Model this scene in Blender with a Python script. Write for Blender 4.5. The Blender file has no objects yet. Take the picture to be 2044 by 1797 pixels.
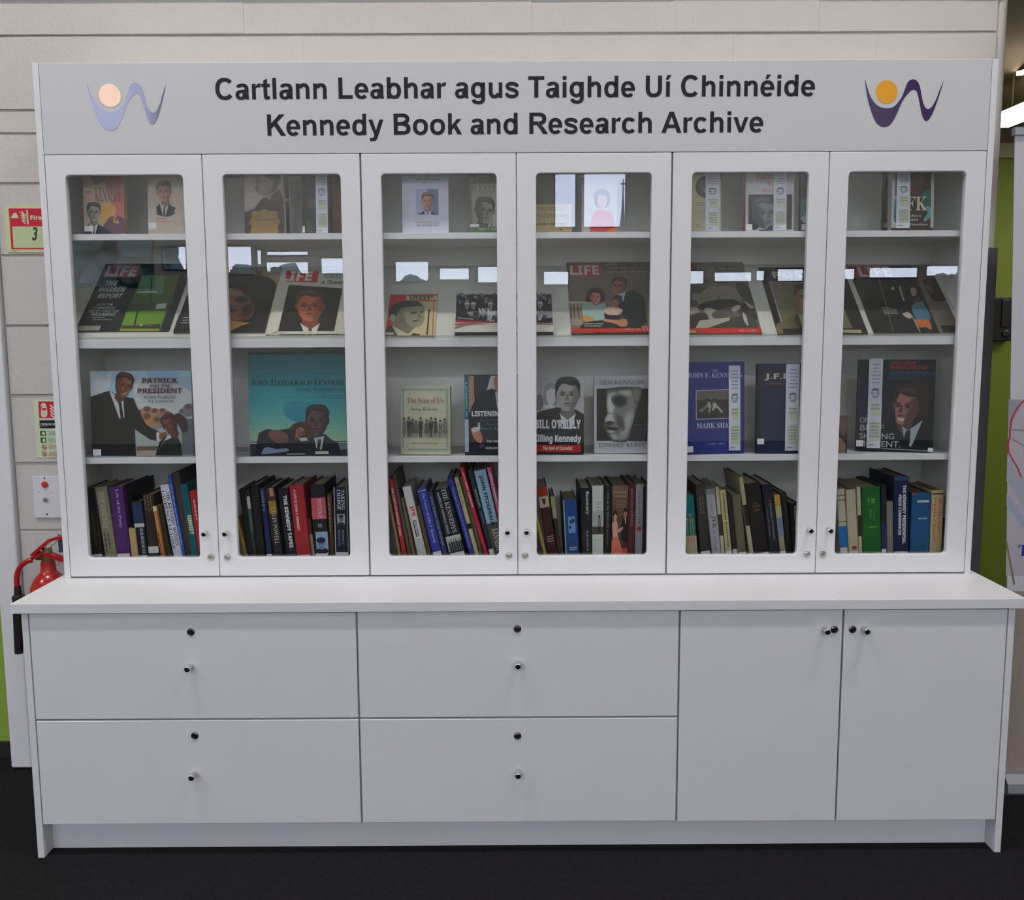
import bpy, bmesh, math, random
from mathutils import Vector, Matrix
random.seed(7)
SC = bpy.context.scene
COL = SC.collection

# ------------------------------------------------------------------ camera
FPX = 1889.19
CAM = Vector((-.0217, -2.7914, 1.4727))
YAW, PIT, ROL = .002, .1226, -.0048
_c, _s = math.cos, math.sin
FW = Vector((_s(YAW)*_c(PIT), _c(YAW)*_c(PIT), -_s(PIT)))
_R = Vector((_c(YAW), -_s(YAW), 0)); _U = _R.cross(FW)
RT = _c(ROL)*_R + _s(ROL)*_U; UP = -_s(ROL)*_R + _c(ROL)*_U
cam = bpy.data.cameras.new('camera'); camo = bpy.data.objects.new('camera', cam); COL.objects.link(camo)
cam.sensor_fit = 'HORIZONTAL'; cam.sensor_width = 36; cam.lens = FPX/2044*36; cam.clip_start = .05; cam.clip_end = 300
camo.matrix_world = Matrix(((RT.x, UP.x, -FW.x, CAM.x), (RT.y, UP.y, -FW.y, CAM.y), (RT.z, UP.z, -FW.z, CAM.z), (0, 0, 0, 1)))
SC.camera = camo

# ------------------------------------------------------------------ sky, lamps, added fill lights, exposure
wd = bpy.data.worlds.new('overcast_sky'); SC.world = wd; wd.use_nodes = True
_n, _l = wd.node_tree.nodes, wd.node_tree.links
_tc = _n.new('ShaderNodeTexCoord'); _sx = _n.new('ShaderNodeSeparateXYZ'); _rp = _n.new('ShaderNodeValToRGB')   # white horizon, bluer overhead
_l.new(_tc.outputs['Generated'], _sx.inputs[0]); _l.new(_sx.outputs['Z'], _rp.inputs[0]); _l.new(_rp.outputs[0], _n['Background'].inputs[0])
_rp.color_ramp.elements[0].color = (.80, .87, 1.0, 1); _rp.color_ramp.elements[1].color = (.36, .44, .95, 1); _rp.color_ramp.elements[1].position = .6
_n['Background'].inputs[1].default_value = 11.5

def area(name, loc, sx, sy, power, color, rot=(0, 0, 0)):
    l = bpy.data.lights.new(name, 'AREA'); l.shape = 'RECTANGLE'; l.size = sx; l.size_y = sy
    l.energy = power; l.color = color
    o = bpy.data.objects.new(name, l); COL.objects.link(o); o.location = loc; o.rotation_euler = rot
    return o
for x in (-1.75, 1.75):
    area('ceiling_and_fill_light', (x, -1.25, 5.2), 1.3, .2, 80, (1.0, .955, .91))
for x in (-3.6, 0, 3.6):
    area('ceiling_and_fill_light', (x, -4.6, 5.0), 1.3, .3, 10, (.94, .955, 1.0))  # added for more frontal light on the cabinets
    area('ceiling_and_fill_light', (x, -8.9, 4.9), 1.3, .3, 110, (.95, .96, 1.0))  # added wash on the hall wall, brightens its reflection in the glass
area('ceiling_and_fill_light', (-4.3, -2.7, 4.7), 1.3, .3, 64, (.93, .95, 1.0))  # added to brighten the wall left of the cabinet
area('hall_fill_light', (-.4, -9.9, 4.7), 7.4, .9, 45, (.88, .93, 1.0), (math.pi/2, 0, 0))  # added fill for the cabinet interiors, kept out of the glass reflections
area('side_room_light', (3.2, 1.0, 2.40), 1.2, .3, 14, (1.0, .9, .75))
vs = SC.view_settings
SC.display_settings.display_device = 'sRGB'
vs.view_transform = 'Standard'; vs.look = 'None'; vs.exposure = -0.08; vs.gamma = 1.0; vs.use_curve_mapping = False

# ------------------------------------------------------------------ pixel -> point on a given real plane
def ray(px, py): return FW + RT*((px-1022)/FPX) - UP*((py-898.5)/FPX)
def at(px, py, Y):
    d = ray(px, py); return CAM + d*((Y-CAM.y)/d.y)
def atz(px, py, Z):
    d = ray(px, py); return CAM + d*((Z-CAM.z)/d.z)
VIEW = {'A1': (120, 320, 4.4933), 'A2': (420, 320, 4.494), 'A3': (740, 320, 4.4933), 'A4': (1030, 320, 4.4935), 'A5': (1340, 320, 4.494),
        'A6': (1640, 320, 4.494), 'B1': (130, 680, 3.906), 'B2': (430, 680, 3.906), 'B3': (740, 680, 3.907), 'B4': (1030, 680, 3.906),
        'B5': (1330, 680, 3.906), 'B6': (1620, 680, 3.906), 'P': (0, 0, 1)}

# ------------------------------------------------------------------ materials
def lin(h, g=1.0):
    if isinstance(h, str):
        h = h.lstrip('#'); v = [int(h[i:i+2], 16)/255 for i in (0, 2, 4)]
    else: v = h
    return tuple(min(.88, (c/12.92 if c <= .04045 else ((c+.055)/1.055)**2.4)*g) for c in v)
def nodes(name):
    m = bpy.data.materials.new(name); m.use_nodes = True
    return m, m.node_tree.nodes, m.node_tree.links, m.node_tree.nodes['Principled BSDF']
MATS = {}
def mat(name, color, rough=.5, metal=0, noise=.03, nscale=30, bump=0, bscale=200, coat=0, emit=0, spec=.5):
    if name in MATS: return MATS[name]
    m, n, l, b = nodes(name)
    c = color if isinstance(color, tuple) else lin(color)
    tc = n.new('ShaderNodeTexCoord')
    if noise:
        t = n.new('ShaderNodeTexNoise'); t.inputs['Scale'].default_value = nscale; t.inputs['Detail'].default_value = 4
        l.new(tc.outputs['Object'], t.inputs['Vector'])
        r = n.new('ShaderNodeMapRange'); r.inputs['To Min'].default_value = 1-noise; r.inputs['To Max'].default_value = 1+noise
        l.new(t.outputs['Fac'], r.inputs['Value'])
        x = n.new('ShaderNodeVectorMath'); x.operation = 'SCALE'; x.inputs[0].default_value = c
        l.new(r.outputs['Result'], x.inputs['Scale']); l.new(x.outputs['Vector'], b.inputs['Base Color'])
    else: b.inputs['Base Color'].default_value = (*c, 1)
    b.inputs['Roughness'].default_value = rough; b.inputs['Metallic'].default_value = metal
    b.inputs['Specular IOR Level'].default_value = spec
    b.inputs['Coat Weight'].default_value = coat; b.inputs['Coat Roughness'].default_value = .03
    if emit:
        b.inputs['Emission Color'].default_value = (*c, 1); b.inputs['Emission Strength'].default_value = emit
    if bump:
        t = n.new('ShaderNodeTexNoise'); t.inputs['Scale'].default_value = bscale; t.inputs['Detail'].default_value = 5
        l.new(tc.outputs['Object'], t.inputs['Vector'])
        u = n.new('ShaderNodeBump'); u.inputs['Strength'].default_value = bump; u.inputs['Distance'].default_value = .004
        l.new(t.outputs['Fac'], u.inputs['Height']); l.new(u.outputs['Normal'], b.inputs['Normal'])
    MATS[name] = m; return m
WHITE = mat('white_laminate', (.72, .72, .745), .38, noise=.012, nscale=8, bump=.02, bscale=500)
FASCIA = mat('sign_board_vinyl', (.60, .60, .62), .5, noise=.012, nscale=8, bump=.02, bscale=500)
INNER = mat('white_cabinet_lining', (.88, .88, .84), .5, noise=.012, nscale=8)
PAINT = mat('painted_blockwork', (.55, .515, .49), .75, noise=.035, nscale=9, bump=.35, bscale=70)
TRIMW = mat('white_gloss_trim', (.74, .74, .77), .4, noise=.02)
CARPET = mat('charcoal_carpet', (.0135, .0125, .0145), .95, noise=.55, nscale=60, bump=1.0, bscale=350, spec=.15)
GREEN = mat('green_wall_paint', (.20, .265, .022), .6, noise=.05)
GREENL = mat('lime_wall_paint', (.24, .36, .05), .6, noise=.05)
CEILM = mat('ceiling_paint', (.62, .6, .58), .8)
CEILB = mat('tan_ceiling_paint', (.36, .27, .18), .8)
BACKW = mat('hall_wall_paint', (.74, .73, .69), .8)
LETTER = mat('dark_vinyl_letter', (.014, .013, .02), .6, noise=0, spec=.25)
CHROME = mat('chrome', (.62, .62, .64), .22, 1, noise=0)
KNOBREFL = mat('knob_dark_reflection', (.006, .006, .009), .6, noise=0, spec=.2)  # black colour stands for the dark room mirrored in the knob end
NICKEL = mat('nickel', (.52, .50, .46), .3, 1, noise=0)
REFLNICK = mat('nickel_dark_reflection', (.13, .125, .12), .25, 1, noise=0)  # darker copy of the nickel, its colour carries the dark surroundings it mirrors
SLOT = mat('key_slot', (.004, .004, .004), .6, noise=0)
def vcol(name, rough, coat=0):
    m, n, l, b = nodes(name)
    a = n.new('ShaderNodeAttribute'); a.attribute_name = 'Col'
    tc = n.new('ShaderNodeTexCoord'); t = n.new('ShaderNodeTexNoise'); t.inputs['Scale'].default_value = 90; t.inputs['Detail'].default_value = 5
    l.new(tc.outputs['Object'], t.inputs['Vector'])
    r = n.new('ShaderNodeMapRange'); r.inputs['To Min'].default_value = .9; r.inputs['To Max'].default_value = 1.1
    l.new(t.outputs['Fac'], r.inputs['Value'])
    x = n.new('ShaderNodeVectorMath'); x.operation = 'SCALE'
    l.new(a.outputs['Color'], x.inputs[0]); l.new(r.outputs['Result'], x.inputs['Scale']); l.new(x.outputs['Vector'], b.inputs['Base Color'])
    b.inputs['Roughness'].default_value = rough; b.inputs['Coat Weight'].default_value = coat; b.inputs['Coat Roughness'].default_value = .1
    return m
PRINT = vcol('printed_paper', .55)
PRINT.node_tree.nodes['Principled BSDF'].inputs['Specular IOR Level'].default_value = .25
LOGO = vcol('glossy_foil_print', .5, 0); 
_b = LOGO.node_tree.nodes['Principled BSDF']; _b.inputs['Roughness'].default_value = .09; _b.inputs['Specular IOR Level'].default_value = .68
def glass():
    m = bpy.data.materials.new('clear_glass'); m.use_nodes = True; n = m.node_tree.nodes; l = m.node_tree.links; n.clear()
    o = n.new('ShaderNodeOutputMaterial'); mx = n.new('ShaderNodeMixShader'); t = n.new('ShaderNodeBsdfTransparent'); g = n.new('ShaderNodeBsdfGlossy')
    t.inputs[0].default_value = (.985, .992, .988, 1); g.inputs['Roughness'].default_value = 0.0
    w = n.new('ShaderNodeLayerWeight'); p = n.new('ShaderNodeMath'); p.operation = 'POWER'; p.inputs[1].default_value = 5
    q = n.new('ShaderNodeMath'); q.operation = 'MULTIPLY_ADD'; q.inputs[1].default_value = .955; q.inputs[2].default_value = .045
    l.new(w.outputs['Facing'], p.inputs[0]); l.new(p.outputs[0], q.inputs[0]); l.new(q.outputs[0], mx.inputs[0])
    l.new(t.outputs[0], mx.inputs[1]); l.new(g.outputs[0], mx.inputs[2]); l.new(mx.outputs[0], o.inputs[0])
    return m
GLASS = glass()

# ------------------------------------------------------------------ object helpers
def link(name, me, m=None, parent=None, loc=None):
    o = bpy.data.objects.new(name, me); COL.objects.link(o)
    if me is not None and m is not None:
        for k in (m if isinstance(m, (list, tuple)) else [m]): me.materials.append(k)
    if parent is not None: o.parent = parent
    if loc is not None: o.location = loc
    return o
def tag(o, label=None, cat=None, group=None, kind=None):
    if label: o['label'] = label
    if cat: o['category'] = cat
    if group: o['group'] = group
    if kind: o['kind'] = kind
    return o
def thing(name, label, cat, loc=(0, 0, 0), group=None):
    return tag(link(name, None, loc=loc), label, cat, group)
class MB:
    def __init__(s): s.v = []; s.f = []; s.mi = []; s.smooth = False
    def add(s, vs, fs, mi=0):
        k = len(s.v); s.v += [tuple(v) for v in vs]; s.f += [tuple(i+k for i in f) for f in fs]; s.mi += [mi]*len(fs); return s
    def box(s, a, b, mi=0, bev=0):
        x0, y0, z0 = a; x1, y1, z1 = b
        if bev:
            bm = bmesh.new(); bmesh.ops.create_cube(bm, size=1)
            for v in bm.verts: v.co = Vector(((x0+x1)/2+v.co.x*(x1-x0), (y0+y1)/2+v.co.y*(y1-y0), (z0+z1)/2+v.co.z*(z1-z0)))
            bmesh.ops.bevel(bm, geom=bm.edges[:], offset=bev, segments=2, profile=.5, affect='EDGES')
            bm.verts.index_update(); s.add([v.co for v in bm.verts], [[v.index for v in f.verts] for f in bm.faces], mi); bm.free(); return s
        return s.add([(x0, y0, z0), (x1, y0, z0), (x1, y1, z0), (x0, y1, z0), (x0, y0, z1), (x1, y0, z1), (x1, y1, z1), (x0, y1, z1)],
                     [(0, 3, 2, 1), (4, 5, 6, 7), (0, 1, 5, 4), (1, 2, 6, 5), (2, 3, 7, 6), (3, 0, 4, 7)], mi)
    def lathe(s, prof, n=24, axis='y', o=(0, 0, 0), mi=None):
        # prof: (r, h) from front to back along the axis
        k = len(s.v); P = []
        for r, h in prof:
            for i in range(n):
                a = 2*math.pi*i/n; c, d = r*math.cos(a), r*math.sin(a)
                P.append((o[0]+c, o[1]+h, o[2]+d) if axis == 'y' else (o[0]+c, o[1]+d, o[2]+h))
        s.v += P
        for j in range(len(prof)-1):
            for i in range(n):
                a, b = k+j*n+i, k+j*n+(i+1) % n
                s.f.append((a, b, b+n, a+n) if axis == 'z' else (a, a+n, b+n, b)); s.mi.append(mi[j] if mi else 0)
        s.f.append(tuple(k+i for i in (range(n) if axis == 'y' else range(n-1, -1, -1)))); s.mi.append(mi[-1] if mi else 0)
        e = k+(len(prof)-1)*n
        s.f.append(tuple(e+i for i in (range(n-1, -1, -1) if axis == 'y' else range(n)))); s.mi.append(mi[0] if mi else 0)
        return s
    def tube(s, pts, r, n=10, mi=0):
        pts = [Vector(p) for p in pts]; k = len(s.v)
        for i, p in enumerate(pts):
            d = (pts[min(i+1, len(pts)-1)]-pts[max(i-1, 0)]).normalized()
            up = (d.cross(Vector((0, 0, 1)) if abs(d.z) < .9 else Vector((0, 1, 0))).normalized() if i == 0 else a); a = (up-d*up.dot(d)).normalized(); b = d.cross(a)
            rr = r[i] if isinstance(r, (list, tuple)) else r
            s.v += [tuple(p+a*rr*math.cos(2*math.pi*j/n)+b*rr*math.sin(2*math.pi*j/n)) for j in range(n)]
        for i in range(len(pts)-1):
            for j in range(n):
                a, b = k+i*n+j, k+i*n+(j+1) % n; s.f.append((a, b, b+n, a+n)); s.mi.append(mi)
        s.f.append(tuple(k+j for j in range(n-1, -1, -1))); s.f.append(tuple(k+(len(pts)-1)*n+j for j in range(n))); s.mi += [mi, mi]
        return s
    def mesh(s, name):
        me = bpy.data.meshes.new(name); me.from_pydata(s.v, [], s.f); me.update()
        if any(s.mi): me.polygons.foreach_set('material_index', s.mi)
        if s.smooth: me.shade_auto_smooth(angle=.7) if hasattr(me, 'shade_auto_smooth') else me.polygons.foreach_set('use_smooth', [True]*len(s.f))
        return me
    def build(s, name, m, parent=None, loc=None): return link(name, s.mesh(name), m, parent, loc)
def bx(name, a, b, m, parent=None, bev=0): return MB().box(a, b, 0, bev).build(name, m, parent)
def smooth(o, ang=40):
    me = o.data; bm = bmesh.new(); bm.from_mesh(me)
    for f in bm.faces: f.smooth = True
    for e in bm.edges:
        if len(e.link_faces) == 2 and e.calc_face_angle(0) > math.radians(ang): e.smooth = False
    bm.to_mesh(me); bm.free(); return o
def col_attr(me, colors):
    a = me.color_attributes.new('Col', 'FLOAT_COLOR', 'CORNER'); buf = []
    for p, c in zip(me.polygons, colors): buf += [c[0], c[1], c[2], 1.0]*p.loop_total
    a.data.foreach_set('color', buf)
def cat_rom(pts, n=6, closed=True):
    out = []; N = len(pts)
    for i in range(N if closed else N-1):
        g = (lambda k: pts[k % N]) if closed else (lambda k: pts[min(max(k, 0), N-1)])
        p0, p1, p2, p3 = g(i-1), g(i), g(i+1), g(i+2)
        for j in range(n):
            t = j/n; out.append(tuple(.5*((2*p1[c])+(-p0[c]+p2[c])*t+(2*p0[c]-5*p1[c]+4*p2[c]-p3[c])*t*t+(-p0[c]+3*p1[c]-3*p2[c]+p3[c])*t**3) for c in (0, 1)))
    if not closed: out.append(tuple(pts[-1]))
    return out
def clip(poly, w, h):
    for ax, lim, sg in ((0, 0, 1), (0, w, -1), (1, 0, 1), (1, h, -1)):
        out = []
        for i in range(len(poly)):
            a, b = poly[i-1], poly[i]; ia, ib = (a[ax]-lim)*sg >= 0, (b[ax]-lim)*sg >= 0
            if ia != ib:
                t = (lim-a[ax])/(b[ax]-a[ax]); out.append((a[0]+(b[0]-a[0])*t, a[1]+(b[1]-a[1])*t))
            if ib: out.append(b)
        poly = out
        if len(poly) < 3: return []
    res = []
    for p in poly:
        if not res or abs(p[0]-res[-1][0])+abs(p[1]-res[-1][1]) > 1e-6: res.append(p)
    return res if len(res) > 2 else []

# ------------------------------------------------------------------ flat print on a real plane (covers, spines, signs)
TEXTS = []
def mathmap(s, up, lo, dg=None):
    r = ''
    for ch in s:
        r += chr(up+ord(ch)-65) if 'A' <= ch <= 'Z' else chr(lo+ord(ch)-97) if 'a' <= ch <= 'z' else chr(dg+ord(ch)-48) if dg and ch.isdigit() else ch
    return r
class Print:
    """flat shapes on the plane O + u*U + v*V (metres), layered a hair apart along N; view: the zoomed crop the numbers were read from"""
    STEP = 7e-5
    def __init__(s, root, O, U, V, N, w, h, view='P', gain=1.0, to_local=None, mat_=None):
        s.root = root; s.O, s.U, s.V, s.N = O, U, V, N; s.w, s.h = w, h; s.view = VIEW[view]; s.gain = gain
        s.k = 1; s.polys = []; s.cols = []; s.mat = mat_ or PRINT; s.inv = root.matrix_world.inverted()
    def uv(s, x, y):
        a = s.view; px, py = a[0]+x/a[2], a[1]+y/a[2]; d = ray(px, py); t = (s.O-CAM).dot(s.N)/d.dot(s.N); q = CAM+d*t-s.O
        return (q.dot(s.U), q.dot(s.V))
    def c(s, h): return lin(h, s.gain)
    def raw(s, uvs, col):
        q = clip(list(uvs), s.w, s.h)
        if q:
            s.polys.append([s.O+s.U*a+s.V*b+s.N*(s.STEP*s.k) for a, b in q]); s.cols.append(s.c(col)); s.k += 1
        return s
    def poly(s, pts, col): return s.raw([s.uv(*p) for p in pts], col)
    def blob(s, pts, col, n=5): return s.raw([s.uv(*p) for p in cat_rom(pts, n)], col)
    def soft(s, pts, under, col, n=4, m=.55):
        n = n*2
        cx = sum(p[0] for p in pts)/len(pts); cy = sum(p[1] for p in pts)/len(pts); k = [[int(h[i:i+2], 16) for i in (0, 2, 4)] for h in (under, col)]
        for j in range(n):
            f = 1-(1-m)*j/max(1, n-1); t = (j+1)/n
            s.blob([(cx+(x-cx)*f, cy+(y-cy)*f) for x, y in pts], '%02x%02x%02x' % tuple(int(a+(b-a)*t) for a, b in zip(*k)), 4)
        return s
    def fill(s, col): return s.raw([(0, 0), (s.w, 0), (s.w, s.h), (0, s.h)], col)
    def frac(s, a, b, c, d, col): return s.raw([(a*s.w, b*s.h), (c*s.w, b*s.h), (c*s.w, d*s.h), (a*s.w, d*s.h)], col)
    def box(s, xl, yb, xr, yt):
        a, b, t = s.uv(xl, yb), s.uv(xr, yb), s.uv(xl, yt); return a[0], a[1], b[0], t[1]
    def rect(s, xl, yb, xr, yt, col):
        a, b, c, d = s.box(xl, yb, xr, yt); return s.raw([(a, b), (c, b), (c, d), (a, d)], col)
    def ell(s, x, y, rx, ry, col, n=22, rot=0):
        ca, sa = math.cos(rot), math.sin(rot)
        return s.poly([(x+rx*math.cos(2*math.pi*i/n)*ca-ry*math.sin(2*math.pi*i/n)*sa, y+rx*math.cos(2*math.pi*i/n)*sa+ry*math.sin(2*math.pi*i/n)*ca) for i in range(n)], col)
    def grad(s, v0, v1, c0, c1, n=10, u0=0, u1=1):
        k = s.k
        for i in range(n):
            t = (i+.5)/n; a = [int(c0[j:j+2], 16) for j in (0, 2, 4)]; b = [int(c1[j:j+2], 16) for j in (0, 2, 4)]
            s.k = k; s.frac(u0, v0+(v1-v0)*i/n, u1, v0+(v1-v0)*(i+1)/n, '%02x%02x%02x' % tuple(int(p+(q-p)*t) for p, q in zip(a, b)))
        s.k = k+1; return s
    def marks(s, xl, yb, xr, yt, rows, col, fill=.5, seed=1):
        """rows of print too small to read in the photograph"""
        R = random.Random(seed); a, b, c, d = s.box(xl, yb, xr, yt); k = s.k
        for i in range(rows):
            v1 = d-(d-b)*i/rows; v0 = v1-(d-b)/rows*fill; u = a+(c-a)*R.uniform(0, .12)
            while u < c:
                e = min(c, u+(c-a)*R.uniform(.10, .28)); s.k = k; s.raw([(u, v0), (e, v0), (e, v1), (u, v1)], col); u = e+(c-a)*.035
                if R.random() < .08: break
        s.k = k+1; return s
    def text(s, t, xl, yb, xr, yt, col, st='n', name='lettering'):
        a, b, c, d = s.box(xl, yb, xr, yt); return s.tuv(t, (a, b), (c-a, 0), (0, d-b), col, st, name)
    def tuv(s, t, o, ex, ey, col, st='n', name='lettering'):
        TEXTS.append((s.root, s.inv, name, t, st, s.O+s.U*o[0]+s.V*o[1]+s.N*(s.STEP*s.k), s.U*ex[0]+s.V*ex[1], s.U*ey[0]+s.V*ey[1], s.c(col), (s.O, s.U, s.V, s.w, s.h)))
        s.k += 1; return s
    def bust(s, x, y, r, face='c09078', hair='3a2a22', suit='20242c', shirt='d8d6d2', tie='2a2c38', shade=None, turn=0.0, rot=0.0, body=True, eyes='2a201c', asp=1.0, cap=True):
        """head and shoulders; (x, y) face centre and r half a head in crop units; turn -1..1"""
        ca, sa = math.cos(rot), math.sin(rot)
        def T(p, bd=False):
            u, v = p[0]*r*.92*asp, -p[1]*r
            return (x+u, y+v) if bd else (x+u*ca-v*sa, y+u*sa+v*ca)
        P = lambda pts, c, bd=False: s.poly([T(p, bd) for p in pts], c)
        B = lambda pts, c: s.raw([s.uv(*T(p)) for p in cat_rom(pts, 4)], c)
        k = turn*.3; sh = shade or '%02x%02x%02x' % tuple(int(int(face[i:i+2], 16)*.74) for i in (0, 2, 4))
        if body:
            P([(-2.1, -3.1), (-2.0, -2.1), (-1.3, -1.62), (-.5, -1.3), (.5, -1.3), (1.3, -1.62), (2.0, -2.1), (2.1, -3.1)], suit, True)
            P([(-.56, -1.15), (-.1, -3.1), (.1, -3.1), (.56, -1.15)], shirt, True)
            P([(-.1, -1.5), (.1, -1.5), (.09, -1.68), (.16, -3.1), (-.16, -3.1), (-.09, -1.68)], tie, True)
            dk = '%02x%02x%02x' % tuple(int(int(suit[i:i+2], 16)*.6) for i in (0, 2, 4))
            P([(-.62, -1.2), (-.52, -1.2), (-.1, -2.6), (-.16, -2.7), (-.75, -1.9)], dk, True); P([(.62, -1.2), (.52, -1.2), (.1, -2.6), (.16, -2.7), (.75, -1.9)], dk, True)
        P([(-.42, -.5), (.42, -.5), (.48, -1.2), (.0, -1.55), (-.48, -1.2)], sh)
        if turn < .7: B([(-.72-.02, .22), (-.86, .16), (-.84, -.12), (-.70, -.25)], sh)
        if turn > -.7: B([(.74, .22), (.86, .16), (.84, -.12), (.70, -.25)], sh)
        B([(-.72, .4), (-.72, -.1), (-.58+k*.2, -.6), (-.25+k, -.95), (.25+k, -.95), (.58+k*.2, -.6), (.72, -.1), (.72, .4), (.4, .85), (-.4, .85)], face)
        q = 1 if turn <= 0 else -1
        dim = lambda h, f: '%02x%02x%02x' % tuple(int(int(h[i:i+2], 16)*f) for i in (0, 2, 4))
        mx = lambda t: '%02x%02x%02x' % tuple(int(int(face[i:i+2], 16)*(1-t)+int(sh[i:i+2], 16)*t) for i in (0, 2, 4))
        for t, o in ((.25, .16), (.5, .1), (.75, .05), (1, 0)):
            B([(.73*q, .45), (.73*q, -.1), (.58*q+k*.2, -.6), (.24*q+k, -.93), ((.26-o)*q+k, -.62), ((.48-o*1.4)*q+k, -.2), ((.47-o*1.4)*q+k, .3), ((.55-o)*q, .6)], mx(t))
        for e in (-1, 1):
            for t, f in ((.3, 1.25), (.6, 1.0), (.95, .7)): B([(.31*e+k*1.1-.22*f, .07), (.31*e+k*1.1, .07+.15*f), (.31*e+k*1.1+.22*f, .07), (.31*e+k*1.1, .06-.12*f)], mx(t))
        B([(-.3+k, -.62), (k*1.2, -.6), (.3+k, -.62), (k*1.1, -.74)], mx(.5)); B([(-.17+k*1.5, -.27), (k*1.5, -.22), (.17+k*1.5, -.27), (k*1.5, -.36)], mx(.6))
        B([(-.78, .1), (-.84, .6), (-.6, 1.02), (0, 1.14), (.55, 1.05), (.84, .65), (.78, .1), (.66, .3), (.58+k*.3, .58), (.2+k, .6), (-.25+k, .72), (-.55+k*.3, .5), (-.68, .28)], hair)
        if cap:
            hl = '%02x%02x%02x' % tuple(min(255, int(int(hair[i:i+2], 16)*1.3+10)) for i in (0, 2, 4)); B([(-.55, .72), (-.5, .95), (0, 1.05), (.45, .98), (.3, .82), (-.2, .86)], hl)
        for e in (-1, 1):
            X = .3*e+k*1.15
            P([(X-.17, .16), (X-.1, .23), (X+.13, .21), (X+.17, .15)], hair)
            B([(X-.13, .0), (X, .06), (X+.13, .0), (X, -.05)], eyes)
        P([(k*1.4-.03, .08), (k*1.4+.06, .08), (k*1.6+.13, -.28), (k*1.6-.09, -.3)], sh)
        B([(-.24+k*1.2, -.5), (k*1.3, -.46), (.26+k*1.2, -.5), (k*1.3, -.57)], '%02x%02x%02x' % tuple(int(int(face[i:i+2], 16)*f) for i, f in ((0, .62), (2, .45), (4, .45))))
        return s
    def done(s, name='cover_print'):
        if not s.polys: return None
        v = []; f = []
        for p in s.polys:
            f.append(tuple(range(len(v), len(v)+len(p)))); v += [tuple(s.inv @ q) for q in p]
        me = bpy.data.meshes.new(name); me.from_pydata(v, [], f); me.update(); col_attr(me, s.cols)
        return link(name, me, s.mat, s.root)

def flush_texts():
    """all lettering: font curves turned into flat meshes, one lettering part per thing"""
    objs = []; cache = {}
    for t in TEXTS:
        key = (t[3], t[4])
        if key in cache: continue
        st = t[4]; body = t[3]; off = 0
        if 's' in st: body = mathmap(body, 0x1d400, 0x1d41a, 0x1d7ce)
        if 'w' in st: body = mathmap(body, 0x1d4d0, 0x1d4ea)
        if 'B' in st: body = mathmap(body, 0x1d5d4, 0x1d5ee, 0x1d7ec)
        if 'b' in st: off = .022
        cu = bpy.data.curves.new('type', 'FONT'); cu.body = body; cu.size = 1; cu.offset = off; cu.resolution_u = 3
        if 'i' in st: cu.shear = .25
        o = bpy.data.objects.new('type', cu); COL.objects.link(o); cache[key] = o
    bpy.context.view_layer.update(); dg = bpy.context.evaluated_depsgraph_get(); geo = {}
    for k, o in cache.items():
        me = o.evaluated_get(dg).to_mesh()
        V = [v.co.copy() for v in me.vertices]; F = [tuple(p.vertices) for p in me.polygons]
        o.evaluated_get(dg).to_mesh_clear()
        if V:
            x0, x1 = min(v.x for v in V), max(v.x for v in V); y0, y1 = min(v.y for v in V), max(v.y for v in V)
            geo[k] = ([((v.x-x0)/max(1e-6, x1-x0), (v.y-y0)/max(1e-6, y1-y0)) for v in V], F)
    for o in cache.values():
        cu = o.data; bpy.data.objects.remove(o); bpy.data.curves.remove(cu)
    acc = {}
    for root, inv, name, t, st, o, ex, ey, col, lim in TEXTS:
        if (t, st) not in geo: continue
        V, F = geo[(t, st)]; a = acc.setdefault((root.name, name), (root, [], [], [])); k = len(a[1]); O, U, W, w, h = lim
        pts = [o+ex*p[0]+ey*p[1] for p in V]
        ok = [-.0005 <= (q-O).dot(U) <= w+.0005 and -.0005 <= (q-O).dot(W) <= h+.0005 for q in pts]
        a[1].extend(tuple(inv @ q) for q in pts)
        for f in F:
            if all(ok[i] for i in f): a[2].append(tuple(i+k for i in f)); a[3].append(col)
    for (rn, name), (root, v, f, c) in acc.items():
        me = bpy.data.meshes.new(name); me.from_pydata(v, [], f); me.update(); col_attr(me, c); link(name, me, PRINT, root)

# ------------------------------------------------------------------ the setting
def st(name, o=None): o['kind'] = 'structure'; return o
ZC = 5.5
fl = st('floor', bx('floor', (-8, -10.3, -.05), (8, 4, 0), CARPET))
wb = st('w', bx('wall_back', (-1.66, .3175, 0), (1.512, .44, 2.95), PAINT))
# painted concrete blocks, laid where the cabinet leaves the wall in view
ZJ = 2.4036
def blocks():
    R = random.Random(3)
    def blk(x0, x1, z0, z1, dy=0):
        j = .0045
        m = MB().box((x0-.0004, .309+dy, z0+j), (x1+.0004, .319, z1-j), 0, .001)
        m.v = [(x+R.uniform(-.0008, .0008), y+(R.uniform(-.0008, .0008) if y < .314 else 0), z+R.uniform(-.001, .001)) for x, y, z in m.v]
        m.build('block', PAINT, wb)
    zs = [ZJ+.225*k for k in range(3, -11, -1)]+[0]
    for i in range(len(zs)-1):
        z1, z0 = zs[i], zs[i+1]; row = i-3
        off = -1.298 if row % 2 else -1.115
        xs = [-1.655]+[x for x in [off+.45*k for k in range(-2, 9)] if -1.645 < x < 1.49]+[1.51]
        if z0 < 2.1 and row > 1: xs = [-1.655, -1.205]
        for a, b in zip(xs, xs[1:]):
            if z0 > 2.15 or b < -1.0: 
                if row == 1 and b < -1.2:
                    blk(a, b, z0, 2.107, 0); blk(a, b, 2.107, z1, .001)
                else: blk(a, b, z0, z1, R.uniform(-.0012, .0012))
blocks()
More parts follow.
